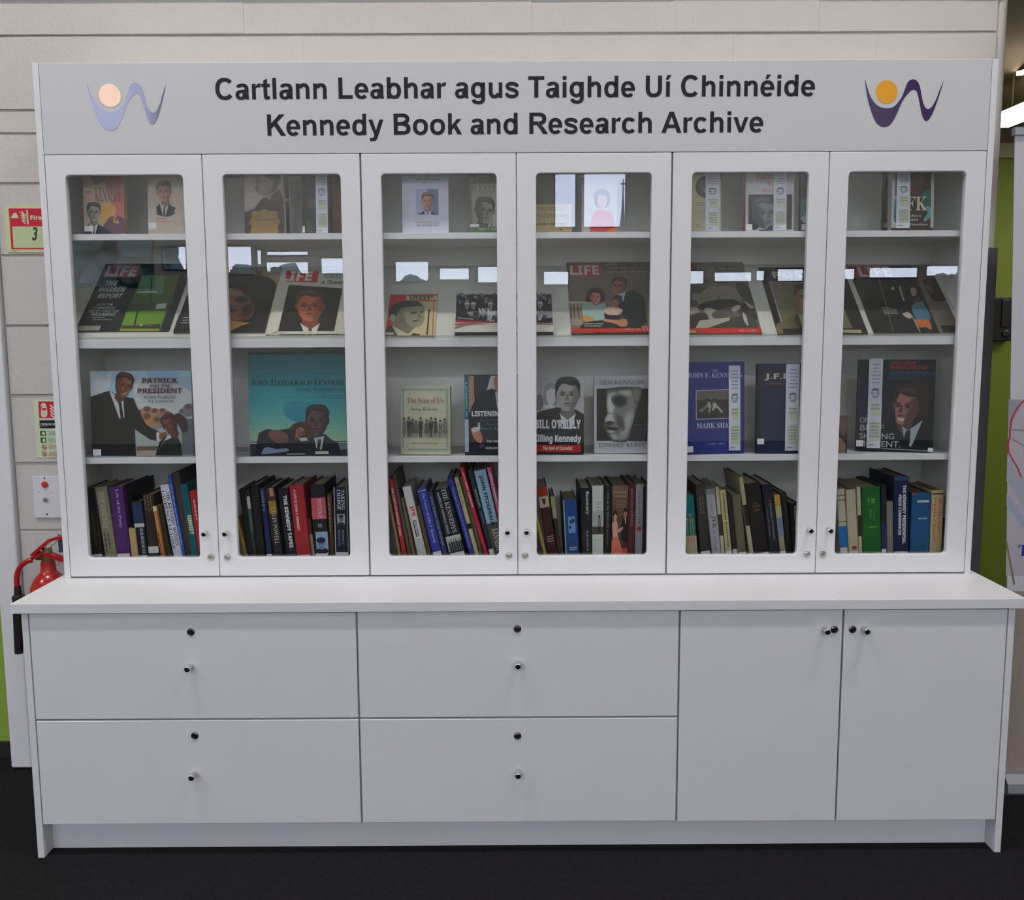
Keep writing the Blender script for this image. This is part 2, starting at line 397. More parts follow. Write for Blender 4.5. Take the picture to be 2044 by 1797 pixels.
m = MB(); prof = [(1.508, .335), (1.512, .318), (1.52, .311), (1.535, .312), (1.546, .322), (1.548, .34), (1.548, .45), (1.508, .45)]
m.add([(x, y, z) for z in (0, 2.95) for x, y in prof], [tuple((i, (i+1) % 8, (i+1) % 8+8, i+8)) for i in range(8)]+[tuple(range(7, -1, -1)), tuple(range(8, 16))])
st('t', smooth(m.build('trim_1', PAINT), 60))
st('t', bx('shade_strip', (1.5125, .300, 0), (1.5495, .3115, 1.74), mat('painted_shade_grey', (.10, .095, .105), .5), None, .003))  # dark strip paints the shade on the lower part of the wall end
m = MB().box((-1.730, .286, .008), (-1.660, .44, 2.95), 0, .006); st('t', m.build('trim_2', TRIMW))
st('t', bx('trim_3', (-1.9, .301, 2.5125), (1.53, .3085, 2.66), mat('grey_trunking', (.36, .35, .42), .5)))
# green walls past both ends of the blockwork
st('w', bx('wall_left_far', (-8, .40, 0), (-1.725, .50, ZC), GREENL))
bb = st('b', bx('baseboard_left', (-8, .386, 0), (-1.728, .40, .055), mat('black_skirting', (.012, .012, .012), .6)))
gw = st('w', bx('wall_right_far', (1.5, 2.0, 0), (8, 2.1, 3.2), GREEN))
st('t', bx('trim_4', (1.5, 1.975, 2.315), (8, 2.0, 2.385), mat('cream_picture_rail', (.42, .38, .25), .6)))
st('t', bx('trim_5', (1.5, 1.98, 2.385), (8, 2.0, 2.60), mat('brown_upper_wall', (.17, .125, .09), .7)))
st('c', bx('ceiling_side', (1.56, .0, 2.52), (8, 2.1, 2.6), CEILB))
st('w', bx('wall_side', (1.45, .44, 0), (1.50, 2.0, 3.0), GREEN))
st('b', bx('baseboard_right', (1.5, 1.985, 0), (8, 2.0, .1), mat('black_skirting', (.012, .012, .012), .6)))
st('c', bx('ceiling', (-8, -10.3, ZC), (8, .5, ZC+.1), CEILM))
st('w', bx('wall_upper', (-8, .44, 2.9), (8, .5, ZC), PAINT))
st('w', bx('wall_left', (-8.1, -10.2, 0), (-8, 4, ZC), CEILM))
st('w', bx('wall_right', (8, -10.2, 0), (8.1, 4, ZC), CEILM))
# front wall of the hall, behind the camera: the windows that the glass doors mirror
WIN = [(-5.9, -4.75, 2.1, 2.73), (-4.64, -4.31, 2.33, 2.65), (-3.79, -3.44, 2.27, 2.65), (-3.39, -3.31, 2.28, 2.6), (-3.27, -2.69, 2.27, 2.44), (-3.26, -2.69, 2.51, 2.58),
       (-2.54, -2.1, 2.27, 2.49), (-1.55, -1.09, 2.16, 2.44), (-.96, -.55, 2.18, 2.35), (-.45, -.05, 2.14, 2.37), (.43, .78, 2.11, 2.3), (2.08, 2.59, 2.11, 2.3),
       (2.71, 3.23, 2.14, 2.28), (3.27, 3.4, 2.15, 2.3), (3.55, 3.92, 2.14, 2.32), (4.22, 4.61, 2.16, 2.32), (4.78, 5.45, 2.18, 2.33), (5.54, 6.09, 2.2, 2.35),
       (.58, .87, 2.86, 3.9), (.96, 1.53, 2.86, 3.9), (-6.2, -4.63, 3.95, 4.95)]
def pierced():
    xs = sorted({-8, 8} | {a for w in WIN for a in w[:2]}); zs = sorted({0, ZC} | {a for w in WIN for a in w[2:]}); m = MB()
    for x0, x1 in zip(xs, xs[1:]):
        for z0, z1 in zip(zs, zs[1:]):
            cx, cz = (x0+x1)/2, (z0+z1)/2
            if not any(w[0] < cx < w[1] and w[2] < cz < w[3] for w in WIN): m.box((x0, -10.04, z0), (x1, -10, z1))
    st('w', m.build('wall_front', BACKW))
pierced()
FRM = mat('dark_window_frame', (.05, .05, .055), .5)
for i, (a, b, c, d) in enumerate(WIN):
    f = .012; m = MB()
    for p, q in (((a, c), (b, c+f)), ((a, d-f), (b, d)), ((a, c), (a+f, d)), ((b-f, c), (b, d))): m.box((p[0], -10.045, p[1]), (q[0], -9.995, q[1]))
    w = st('w', m.build('window_%d' % (i+1), FRM))
    MB().add([(a, -10.02, c), (b, -10.02, c), (b, -10.02, d), (a, -10.02, d)], [(0, 1, 2, 3)]).build('pane', GLASS, w)
st('g', bx('ground', (-60, -90, -.3), (60, -10.3, -.06), mat('grass_ground', (.03, .05, .02), .9)))
LEAFM = mat('dark_leaves', (.075, .105, .085), .8, noise=.5, nscale=3)
def tree(x, w, top, label):
    r = thing('tree', label, 'tree', (x, -30, 0)); R = random.Random(int(x*10)); m = MB()
    for i in range(110):
        bm = bmesh.new(); bmesh.ops.create_icosphere(bm, subdivisions=2, radius=1); s = R.uniform(.07, .19)*w
        c = Vector((R.uniform(-.42, .42)*w, R.uniform(-.3, .3)*w, top-s-R.uniform(0, .95)*min(w, top*.6)))
        for v in bm.verts: v.co = c+v.co*s*R.uniform(.75, 1.15)
        bm.verts.index_update(); m.add([v.co for v in bm.verts], [[v.index for v in f.verts] for f in bm.faces]); bm.free()
    m.build('foliage', LEAFM, r); MB().tube([(0, 0, -.1), (0, 0, top*.6)], .12).build('trunk', mat('bark', (.03, .022, .016), .9), r)
tree(-13.75, 4.3, 6.6, 'tall leafy tree mirrored in the glass of the far left door')
tree(-8.6, 3.0, 3.95, 'bushy tree mirrored in the second glass door from the left')
tree(-3.5, 2.4, 3.42, 'low round tree mirrored in the third glass door from the left')
tree(15.2, 3.2, 3.55, 'bushy tree mirrored in the far right glass door')
sp = thing('church_spire', 'pointed church spire with a cross, mirrored in the fourth glass door', 'spire', (7.37, -60, 0))
SLATE = mat('spire_slate', (.05, .06, .07), .7)
bx('tower', (-.7, -.7, -.1), (.7, .7, 6.3), SLATE, sp)
MB().lathe([(.034, 10.75), (.05, 10.2), (.085, 9.5), (.13, 9.0), (.22, 8.3), (.42, 7.2), (.66, 6.3)][::-1], 8, 'z').build('spire', SLATE, sp)
MB().box((-.03, -.03, 10.7), (.03, .03, 11.35)).box((-.15, -.03, 11.0), (.15, .03, 11.08)).build('cross', SLATE, sp)

# ------------------------------------------------------------------ the cabinet
XB = [-1.35, -.9, -.4465, 0, .4475, .8985, 1.35]
ZDT, ZDB, ZCT = 1.9878, .7500, .7449
Z1, Z2, Z3, ZF = 1.766, 1.459, 1.107, .7635
ct = tag(bx('worktop', (-1.391, -.2735, ZCT-.0277), (1.391, .307, ZCT), WHITE, None, .0012), 'long white worktop between the drawers below and glazed cabinets above', 'worktop')
def knob(parent, p, L=.026):
    o = MB().lathe([(.0063, -L), (.0078, -L+.0008), (.0078, 0)], 20, 'y', (0, 0, 0), [0, 0, 1]).build('knob', [CHROME, KNOBREFL], parent, p); smooth(o); return o
def lock(parent, p, m):
    k = MB().lathe([(.0062, -.0038), (.0070, -.0030), (.0078, -.0034), (.0100, -.0022), (.0108, 0)], 24)
    k.box((-.0032, -.0042, -.0008), (.0032, -.0036, .0008), 1)
    o = k.build('lock', [m, SLOT], parent, p); smooth(o); return o
def rounded(x0, z0, x1, z1, r, n=6):
    out = []
    for cx, cz, a0 in ((x1-r, z1-r, 0), (x0+r, z1-r, 90), (x0+r, z0+r, 180), (x1-r, z0+r, 270)):
        out += [(cx+r*math.cos(math.radians(a0+90*i/n)), cz+r*math.sin(math.radians(a0+90*i/n))) for i in range(n+1)]
    return out
def door(parent, x0, x1, knob_x, knob_z, lock_x, lock_z):
    z0, z1 = ZDB, ZDT-.003; M = .056; n = 6; loops = []; b = .0022
    def outer(e): return rounded(x0+e, z0+e, x1-e, z1-e, .004, n)
    def hole(e): return rounded(x0+M-e, z0+M-e, x1-M+e, z1-M+e, .012+e, n)
    def hole_s(e): return rounded(x0+M-e, z0+M-e, x1-M+e, z1-M+e, max(.004, .012+e), n)
    for pts, y in ((outer(0), .02), (outer(0), .0015), (outer(.0015), 0), (hole_s(b), 0), (hole_s(.0006), .0008), (hole_s(0), .0024), (hole_s(0), .02)): loops.append([(x, y, z) for x, z in pts])
    m = MB(); N = len(loops[0])
    for L in loops: m.v += L
    for j in range(len(loops)):
        k = (j+1) % len(loops)
        for i in range(N):
            q = (i+1) % N; m.f.append((j*N+i, k*N+i, k*N+q, j*N+q)); m.mi.append(0)
    d = m.build('door', WHITE, parent)
    bm = bmesh.new(); bm.from_mesh(d.data); bmesh.ops.recalc_face_normals(bm, faces=bm.faces); bm.to_mesh(d.data); bm.free()
    bx('glass_pane', (x0+M-.001, .0125, z0+M-.001), (x1-M+.001, .0155, z1-M+.001), GLASS, d)
    knob(d, (knob_x, 0, knob_z)); lock(d, (lock_x, 0, lock_z), NICKEL)
    return d
KX = [(-.935, -.924), (-.873, -.875), (-.031, -.027), (.026, .022), (.874, .872), (.933, .919)]
CLAB = ['left glazed white display cabinet, books behind two glass doors', 'middle glazed white display cabinet, books behind two glass doors', 'right glazed white display cabinet, books behind two glass doors']
for u in range(3):
    x0, x1 = XB[2*u], XB[2*u+2]; T = .018
    r = thing('glazed_cabinet', CLAB[u], 'cabinet', ((x0+x1)/2, 0, ZCT), 'glazed display cabinets on the worktop')
    r.matrix_world = Matrix.Translation(((x0+x1)/2, 0, ZCT)); off = Matrix.Translation((-(x0+x1)/2, 0, -ZCT))
    parts = [bx('side_panel', (x0+.0005, .0225, ZCT), (x0+T, .30, ZDT), INNER, r), bx('side_panel', (x1-T, .0225, ZCT), (x1-.0005, .30, ZDT), INNER, r),
             bx('bottom_panel', (x0+T, .0225, ZCT), (x1-T, .30, ZF), INNER, r), bx('top_panel', (x0+T, .0225, ZDT-T), (x1-T, .30, ZDT), INNER, r),
             bx('back_panel', (x0+T, .293, ZF), (x1-T, .30, ZDT-T), INNER, r),
             bx('shelf', (x0+T, .03, Z1-.018), (x1-T, .293, Z1), WHITE, r, .001), bx('shelf', (x0+T, .03, Z2-.025), (x1-T, .293, Z2), WHITE, r, .001), bx('shelf', (x0+T, .03, Z3-.018), (x1-T, .293, Z3), WHITE, r, .001)]
    a = math.radians(41); L = .335; c, s = math.cos(a), math.sin(a)
    # sloping board the magazines lie on
    m = MB(); pr = [(.032, Z2), (.032, Z2+.009), (.032+L*c, Z2+.009+L*s), (.032+L*c+.012*s, Z2+.009+L*s-.012*c), (.032+.03, Z2)]
    m.add([(x, y, z) for x in (x0+T, x1-T) for y, z in pr], [(i, i+5, (i+1) % 5+5, (i+1) % 5) for i in range(5)]+[(0, 1, 2, 3, 4), (9, 8, 7, 6, 5)])
    parts.append(m.build('display_board', mat('cream_display_board', (.56, .56, .515), .5, noise=.02), r))
    for k in (2*u, 2*u+1):
        a0, b0 = XB[k], XB[k+1]
        g0 = .0024 if k in (2, 4) else .001; g1 = .0024 if k in (1, 3) else .001
        parts.append(door(r, a0+g0, b0-g1, KX[k][0], .883, KX[k][1], .807))
    if u == 0: parts.append(bx('end_panel', (-1.368, 0, ZCT), (-1.3505, .305, 2.238), WHITE, r, .001))
    if u == 2: parts.append(bx('end_panel', (1.3505, 0, ZCT), (1.368, .305, 2.238), WHITE, r, .001))
    if u == 2:
        for z in (1.9, 1.26): bx('hinge_block', (x1-T-.008, .05, z), (x1-T, .07, z+.03), mat('grey_fitting', (.06, .06, .06), .5), r)
    for p in [o for o in r.children]: p.matrix_parent_inverse = off
LLAB = ['white drawer unit with two wide drawers at the left end', 'white drawer unit with two wide drawers in the middle', 'white cupboard with two plain doors at the right end']
KN = [[(-.904, .660), (-.909, .558), (-.907, .361), (-.912, .245)], [(-.004, .664), (-.003, .561), (-.005, .355), (-.004, .245)]]
LX = [(-1.347, -.449), (-.444, .441), (.446, 1.347)]
for u in range(3):
    x0, x1 = LX[u]; x0 -= .002; x1 += .002
    r = thing('drawer_unit' if u < 2 else 'cupboard', LLAB[u], 'drawer unit' if u < 2 else 'cupboard', ((x0+x1)/2, -.26, 0), 'drawer units under the worktop' if u < 2 else None)
    off = Matrix.Translation((-(x0+x1)/2, .26, 0)); ZT = ZCT-.0282
    bx('side_panel', (x0, -.242, .1), (x0+.018, .30, ZT), WHITE, r); bx('side_panel', (x1-.018, -.242, .1), (x1, .30, ZT), WHITE, r)
    bx('bottom_panel', (x0+.018, -.242, .1), (x1-.018, .30, .118), WHITE, r); bx('back_panel', (x0+.018, .29, .118), (x1-.018, .30, ZT), WHITE, r)
    bx('top_rail', (x0+.018, -.242, ZT-.018), (x1-.018, -.16, ZT), WHITE, r)
    if u < 2:
        for k, (za, zb) in enumerate(((.4105, .7135), (.1005, .4055))):
            d = bx('drawer', (LX[u][0], -.262, za), (LX[u][1], -.244, zb), WHITE, r, .0018)
            lock(d, (KN[u][2*k][0], -.262, KN[u][2*k][1]), REFLNICK); knob(d, (KN[u][2*k+1][0], -.262, KN[u][2*k+1][1]+.006), .032)
    else:
        for xa, xb, kx, lx in ((.446, .8925, .842, .871), (.8975, 1.347, .950, .921)):
            d = bx('door', (xa, -.262, .0985), (xb, -.244, .7125), WHITE, r, .0018)
            lock(d, (lx, -.262, .657), REFLNICK); knob(d, (kx, -.262, .660), .032)
    if u != 1:
        a, b = (-1.368, -1.350) if u == 0 else (1.350, 1.368)
        bx('end_panel', (a, -.262, 0), (b, .305, ZT), WHITE, r, .001)
    for p in r.children: p.matrix_parent_inverse = off
tag(bx('plinth', (-1.349, -.208, 0), (1.349, -.19, .0985), WHITE), 'recessed white kickboard along the floor under the drawers', 'kickboard')

# ------------------------------------------------------------------ sign board with lettering and the two emblems
sg = thing('sign_board', 'long pale grey sign board above the glass doors with dark bilingual lettering', 'sign', (0, 0, 1.991))
SOFF = Matrix.Translation((0, 0, -1.991))
bx('board', (-1.3495, 0, 1.9862), (1.3495, .02, 2.2381), FASCIA, sg, .0015)
bx('top_board', (-1.3495, .02, 2.2181), (1.3495, .305, 2.2381), FASCIA, sg, .001)
def ring(cx, cy, ro, ri, a0, a1, n=None):
    n = n or max(6, int(abs(a1-a0)/9)); e = 2/2.25
    def p(r, a):
        c, s = math.cos(math.radians(a)), math.sin(math.radians(a))
        return (cx+r[0]*math.copysign(abs(c)**e, c), cy+r[1]*math.copysign(abs(s)**e, s))
    A = [p(ro, a0+(a1-a0)*i/n) for i in range(n+1)]; B = [p(ri, a0+(a1-a0)*i/n) for i in range(n+1)]
    return [[A[i], A[i+1], B[i+1], B[i]] for i in range(n)]
def rc(x0, y0, x1, y1): return [[(x0, y0), (x1, y0), (x1, y1), (x0, y1)]]
def stroke(pts, w):
    q = []; L = []; 
    for i, p in enumerate(pts):
        a, b = pts[max(i-1, 0)], pts[min(i+1, len(pts)-1)]; dx, dy = b[0]-a[0], b[1]-a[1]; d = math.hypot(dx, dy)
        L.append(((p[0]-dy/d*w/2, p[1]+dx/d*w/2), (p[0]+dy/d*w/2, p[1]-dx/d*w/2)))
    for (a, b), (c, d) in zip(L, L[1:]): q.append([a, b, d, c])
    return q
ACUTE = lambda x: [[(x-75, 575), (x+15, 575), (x+125, 725), (x-30, 725)]]
_o = ring(305, 260, (267, 272), (126, 160), 0, 360)
GL = {'l': (278, rc(72, 0, 209, 716)), 'i': (278, rc(72, 0, 209, 519)+rc(72, 589, 209, 716)), 'í': (278, rc(72, 0, 209, 519)+ACUTE(140)),
      'n': (611, rc(66, 0, 194, 519)+rc(409, 0, 546, 325)+ring(342, 318, (204, 213), (67, 100), 0, 165)),
      'h': (611, rc(66, 0, 203, 716)+rc(409, 0, 546, 325)+ring(342, 318, (204, 213), (67, 100), 0, 165)),
      'u': (611, rc(417, 0, 545, 519)+rc(65, 195, 202, 519)+ring(269, 201, (204, 213), (67, 100), 180, 345)),
      'r': (389, rc(65, 0, 202, 519)+[[(190, 280), (214, 372), (250, 404), (300, 410), (352, 392), (397, 515), (345, 531), (290, 525), (240, 490), (190, 420)]]),
      't': (333, rc(85, 130, 222, 519)+rc(16, 410, 316, 519)+[[(85, 519), (222, 519), (222, 702), (85, 622)]]+[[(85, 150), (93, 62), (135, 6), (220, -11), (314, 8), (303, 115), (256, 103), (228, 112), (222, 150)]]),
      'o': (611, _o), 'e': (556, ring(278, 260, (245, 272), (110, 163), -4, 318)+rc(150, 216, 522, 306)), 'é': (556, ring(278, 260, (245, 272), (110, 163), -4, 318)+rc(150, 216, 522, 306)+ACUTE(275)),
      'c': (556, ring(297, 260, (257, 272), (117, 160), 38, 322)),
      'a': (556, rc(362, 95, 499, 360)+[[(362, 130), (499, 130), (504, 50), (522, 0), (386, 0), (362, 80)]]+ring(277, 360, (222, 171), (86, 70), 0, 162)+ring(226, 152, (192, 164), (58, 66), 55, 395)+[[(226, 316), (362, 330), (362, 240), (226, 216)]]),
      's': (556, stroke(cat_rom([(478, 372), (420, 442), (280, 476), (135, 445), (108, 375), (165, 312), (280, 275), (405, 232), (455, 155), (410, 75), (280, 43), (130, 75), (78, 160)], 4, False), 118)),
      'g': (611, ring(285, 268, (243, 263), (104, 152), 0, 360)+rc(408, -30, 545, 519)+ring(303, -22, (242, 190), (105, 84), 190, 360)),
      'd': (611, ring(293, 260, (250, 272), (110, 158), 0, 360)+rc(408, 0, 545, 716)), 'b': (611, ring(318, 260, (250, 272), (110, 158), 0, 360)+rc(66, 0, 203, 716)),
      'y': (556, [[(8, 519), (154, 519), (284, 140), (215, -10)], [(404, 519), (548, 519), (352, -30), (215, -10)], [(352, -30), (310, -130), (258, -192), (180, -211), (60, -203), (48, -94), (120, -102), (180, -85), (215, -10)]]),
      'v': (556, [[(8, 519), (154, 519), (280, 150), (280, 0), (208, 0)], [(549, 519), (403, 519), (276, 150), (276, 0), (348, 0)]]),
      'k': (556, rc(66, 0, 203, 716)+[[(190, 300), (190, 135), (548, 519), (382, 519)], [(262, 246), (358, 345), (562, 0), (404, 0)]]),
      'C': (722, ring(382, 358, (334, 371), (187, 246), 40, 320)), 'L': (611, rc(73, 0, 218, 716)+rc(73, 0, 578, 121)), 'T': (611, rc(22, 595, 590, 716)+rc(234, 0, 379, 700)),
      'U': (722, rc(73, 262, 217, 716)+rc(505, 262, 650, 716)+ring(361.5, 268, (288.5, 280), (143.5, 156), 180, 360)),
      'K': (722, rc(73, 0, 218, 716)+[[(205, 405), (205, 215), (702, 716), (508, 716)], [(286, 385), (392, 492), (735, 0), (548, 0)]]),
      'B': (722, rc(73, 0, 218, 716)+rc(73, 597, 400, 716)+rc(73, 312, 410, 430)+rc(73, 0, 410, 122)+ring(385, 528, (250, 188), (105, 72), -90, 90)+ring(400, 208, (275, 208), (125, 92), -90, 90)),
      'R': (722, rc(73, 0, 218, 716)+rc(73, 595, 430, 716)+rc(73, 300, 400, 418)+ring(415, 508, (265, 208), (118, 90), -90, 90)+[[(330, 310), (470, 330), (600, 195), (735, 0), (560, 0), (430, 195)]]),
      'A': (722, [[(0, 0), (156, 0), (394, 640), (361, 716), (283, 716)], [(722, 0), (566, 0), (328, 640), (361, 716), (440, 716)]]+rc(170, 163, 550, 284))}
GMESH = {}
def glyph(ch):
    if ch not in GMESH:
        m = MB(); seen = 0
        for q in GL[ch][1]:
            k = len(m.v); m.v += [(x/1000, -.0006-.00005*(seen % 12), y/1000) for x, y in q]; seen += 1
            ar = sum(q[i-1][0]*q[i][1]-q[i][0]*q[i-1][1] for i in range(len(q)))
            m.f.append(tuple(range(k, k+len(q))) if ar > 0 else tuple(range(k+len(q)-1, k-1, -1))); m.mi.append(0)
        me = m.mesh('letter'); me.materials.append(LETTER); GMESH[ch] = me
    return GMESH[ch]
def line(s, xa, xb, za, zb, cap):
    adv = sum(278 if c == ' ' else GL[c][0] for c in s)
    k = (xb-xa)/(adv/1000); x = 0
    for c in s:
        if c != ' ':
            o = link('letter', glyph(c), None, sg); t = x/adv
            o.matrix_parent_inverse = SOFF
            o.location = (xa+x/1000*k, 0, za+(zb-za)*t); o.scale = (k, 1, cap/.716)
            x += GL[c][0]
        else: x += 278
pa, pb = at(428, 199, 0), at(1628, 191.5, 0); pc, pd = at(530, 271, 0), at(1525, 264, 0)
line('Cartlann Leabhar agus Taighde Uí Chinnéide', pa.x, pb.x, pa.z, pb.z, .0585)
line('Kennedy Book and Research Archive', pc.x, pd.x, pc.z, pd.z, .0585)
SW = [(255, 285), (285, 520), (330, 740), (400, 960), (470, 1110), (560, 1190), (640, 1205), (720, 1180), (800, 1090), (870, 960), (940, 800), (1000, 680), (1080, 570), (1150, 500), (1210, 478), (1260, 510), (1290, 600), (1320, 750), (1360, 950), (1400, 1050), (1440, 1088), (1490, 1065), (1560, 960), (1620, 820), (1690, 620), (1750, 430), (1792, 288),
      (1700, 500), (1640, 660), (1570, 790), (1520, 840), (1480, 855), (1420, 810), (1380, 700), (1350, 550), (1320, 400), (1270, 310), (1200, 275), (1120, 300), (1070, 370), (1020, 500), (970, 620), (900, 720), (830, 800), (760, 830), (680, 840), (570, 820), (460, 750), (370, 620), (310, 460), (262, 285)]
def emblem(dx, dz, sx):
    P = lambda x, y: at(1700+x/9.733, 130+y/9.733, 0)
    c0 = P(678, 520)
    def put(name, pts, col):
        v = [((p.x-c0.x)*sx+c0.x+dx, -.0007, p.z+dz) for p in pts]; me = bpy.data.meshes.new(name)
        me.from_pydata(v, [], [tuple(range(len(v)-1, -1, -1))]); me.update(); col_attr(me, [col]); o = link(name, me, LOGO, sg); o.matrix_parent_inverse = SOFF
        if o.data.polygons[0].normal.y > 0: o.data.flip_normals()
    half = len(SW)//2+1
    a = cat_rom(SW[:27], 3, False)+cat_rom(SW[26:], 3, False)[1:]
    put('emblem_wave', [P(*q) for q in a], lin('3a1f55'))
    put('emblem_disc', [P(678+214*math.cos(t*math.pi/20), 520+226*math.sin(t*math.pi/20)) for t in range(40)], lin('d08c08', 1.5))
emblem(0, 0, 1)
q0 = at(1700+678/9.733, 130+520/9.733, 0); q1 = at(150+708/10.22, 140+517/10.22, 0)
emblem(q1.x-q0.x, q1.z-q0.z, 1.0)
for p in sg.children:
    if p.name.startswith(('board', 'top_board')): p.matrix_parent_inverse = SOFF
# ------------------------------------------------------------------ books: builders
PAGEC = 'b9ad94'
def shell(w, t, h, b=.0025, spine_left=True):
    p = [(0, 0), (w, 0), (w, b), (b, b), (b, t-b), (w, t-b), (w, t), (0, t)] if spine_left else [(0, 0), (b, 0), (b, t-b), (w-b, t-b), (w-b, 0), (w, 0), (w, t), (0, t)]
    n = 8; v = [(x, y, z) for z in (0, h) for x, y in p]
    return v, [tuple((i, (i+1) % n, (i+1) % n+n, i+n)) for i in range(n)]+[tuple(range(n-1, -1, -1)), tuple(range(n, 2*n))]
def solid(name, v, f, col, parent, gain=1):
    me = bpy.data.meshes.new(name); me.from_pydata(v, [], f); me.update(); col_attr(me, [lin(col, gain)]*len(f)); return link(name, me, PRINT, parent)
def slab(a, b):
    m = MB().box(a, b); return m.v, m.f
class Cover:
    """a book, magazine or booklet that shows its front"""
    def __init__(s, name, cat, view, bl, br, top, label, group, zs=None, Y=None, Yr=None, lean=4, thick=.022, back='2a2a2c', spine=None, gain=1.5, slope=False, paper=True, zoff=0):
        v = VIEW[view]; px = lambda p: (v[0]+p[0]/v[2], v[1]+p[1]/v[2]); a, b = px(bl), px(br)
        if slope:
            an = math.radians(41); O0 = Vector((0, .032, Z2+.009)); Vv = Vector((0, math.cos(an), math.sin(an))); N = Vector((0, -math.sin(an), math.cos(an))); U = Vector((1, 0, 0))
            O0 = O0+N*(thick+.0006)
            def hit(p):
                d = ray(*p); t = (O0-CAM).dot(N)/d.dot(N); return CAM+d*t
            O = hit(a); w = hit(b).x-O.x; tp = hit(px(((bl[0]+br[0])/2, top))); h = (tp-O).dot(Vv)
        else:
            if Y is None: Y = min(.16, max(.036, atz(a[0], a[1], zs).y))
            Yr = Y if Yr is None else Yr
            P0 = at(*a, Y); P1 = at(*b, Yr); P0.z = P1.z = zs
            U = (P1-P0); w = U.length; U.normalize(); n0 = U.cross(Vector((0, 0, 1)))
            la = math.radians(lean); Vv = Vector((0, 0, 1))*math.cos(la)-n0*math.sin(la); N = n0*math.cos(la)+Vector((0, 0, 1))*math.sin(la)
            O = P0+Vector((0, 0, thick*math.sin(la)+.0003+zoff))
            d = ray(*px(((bl[0]+br[0])/2, top))); t = (O-CAM).dot(N)/d.dot(N); h = (CAM+d*t-O).dot(Vv)
        s.w, s.h, s.t = w, h, thick; s.O, s.U, s.V, s.N = O, U, Vv, N; s.gain = gain; s.view = view
        s.root = r = thing(name, label, cat, O, group)
        r.matrix_world = Matrix(((U.x, -N.x, Vv.x, O.x), (U.y, -N.y, Vv.y, O.y), (U.z, -N.z, Vv.z, O.z), (0, 0, 0, 1)))
        if thick > .006:
            vv, ff = shell(w, thick, h); solid('cover', vv, ff, back, r, gain)
            if spine: solid('spine', *slab((-.0012, .0006, .001), (.0004, thick-.0006, h-.001)), spine, r, gain)
            vv, ff = slab((.0028, .0027, .003), (w-.003, thick-.0027, h-.0035)); solid('pages', vv, ff, PAGEC, r, gain*.9)
        else:
            vv, ff = slab((0, 0, 0), (w, thick, h)); solid('pages' if paper else 'cover', vv, ff, back, r, gain)
        s.p = Print(r, O, U, Vv, N, w, h, view, gain)
    def sticker(s, xl, yb, xr, yt, col='c4c4c8'):
        a, b, c, d = s.p.box(xl, yb, xr, yt); a = max(a, .0005); c = min(c, s.w-.0005); b = max(b, .0005); e = .0032
        if c-a < .002: return s
        q = MB().box((a, -e, b), (c, -e+.0003, d)); solid('label_sticker', q.v, q.f, col, s.root, s.gain); return s
    def done(s, name='cover_print'): s.p.done(name); return s
def paper_strip(c, bl, br, top, label, seed):
    """the paper slip slid over a cover"""
    p = c.p; n0 = c.N*.0045; O = c.O+n0
    q = Print(c.root, O, c.U, c.V, c.N, 1, 1, c.view, c.gain); a, b, t, t2 = q.uv(*bl), q.uv(*br), q.uv(bl[0], top), None
    a = (a[0], max(a[1], .0006)); w = b[0]-a[0]; h = t[1]-a[1]; O2 = O+c.U*a[0]+c.V*a[1]
    # slips follow the drawn sideways drift of their edges
    r = thing('paper_strip', label, 'paper strip', O2, 'paper slips on the book covers')
    U, V, N = c.U, c.V, c.N
    r.matrix_world = Matrix(((U.x, -N.x, V.x, O2.x), (U.y, -N.y, V.y, O2.y), (U.z, -N.z, V.z, O2.z), (0, 0, 0, 1)))
    solid('paper', *slab((0, 0, 0), (w, .0004, h)), 'b4b7c2', r, c.gain)
    k = Print(r, O2, U, V, N, w, h, c.view, c.gain); k.marks_seed = seed; R = random.Random(seed)
    k.frac(.18, .08, .95, .30, 'a9ad96'); k.frac(.25, .36, .9, .50, 'a9ad96')
    for i, f in enumerate((.93, .89, .85, .81, .77, .73, .48, .435, .27, .235, .20, .165, .13)):
        x = R.uniform(.16, .3); k.frac(x, f, 1-x+.05, f+.012, '7c8090')
    cx, cy = .5*w, .615*h
    for j in range(10):
        a0, a1 = 2*math.pi*j/10, 2*math.pi*(j+1)/10; rx, ry = .30*w, .052*h
        if j != 5: k.raw([(cx+rx*math.cos(a0), cy+ry*math.sin(a0)), (cx+rx*math.cos(a1), cy+ry*math.sin(a1)), (cx+.8*rx*math.cos(a1), cy+.8*ry*math.sin(a1)), (cx+.8*rx*math.cos(a0), cy+.8*ry*math.sin(a0))], '62666e')
    k.raw([(cx-.8*.3*w, cy+.02*h), (cx-.1*w, cy+.032*h), (cx+.24*w, cy+.03*h), (cx+.26*w, cy+.05*h), (cx, cy+.06*h), (cx-.25*w, cy+.048*h)], '62666e')
    k.frac(.2, .605, .42, .622, '7a7e88'); k.frac(.56, .605, .78, .622, '7a7e88'); k.frac(.38, .583, .62, .592, '7a7e88'); k.frac(.12, .03, .5, .045, '7a7e88')
    k.done('print')
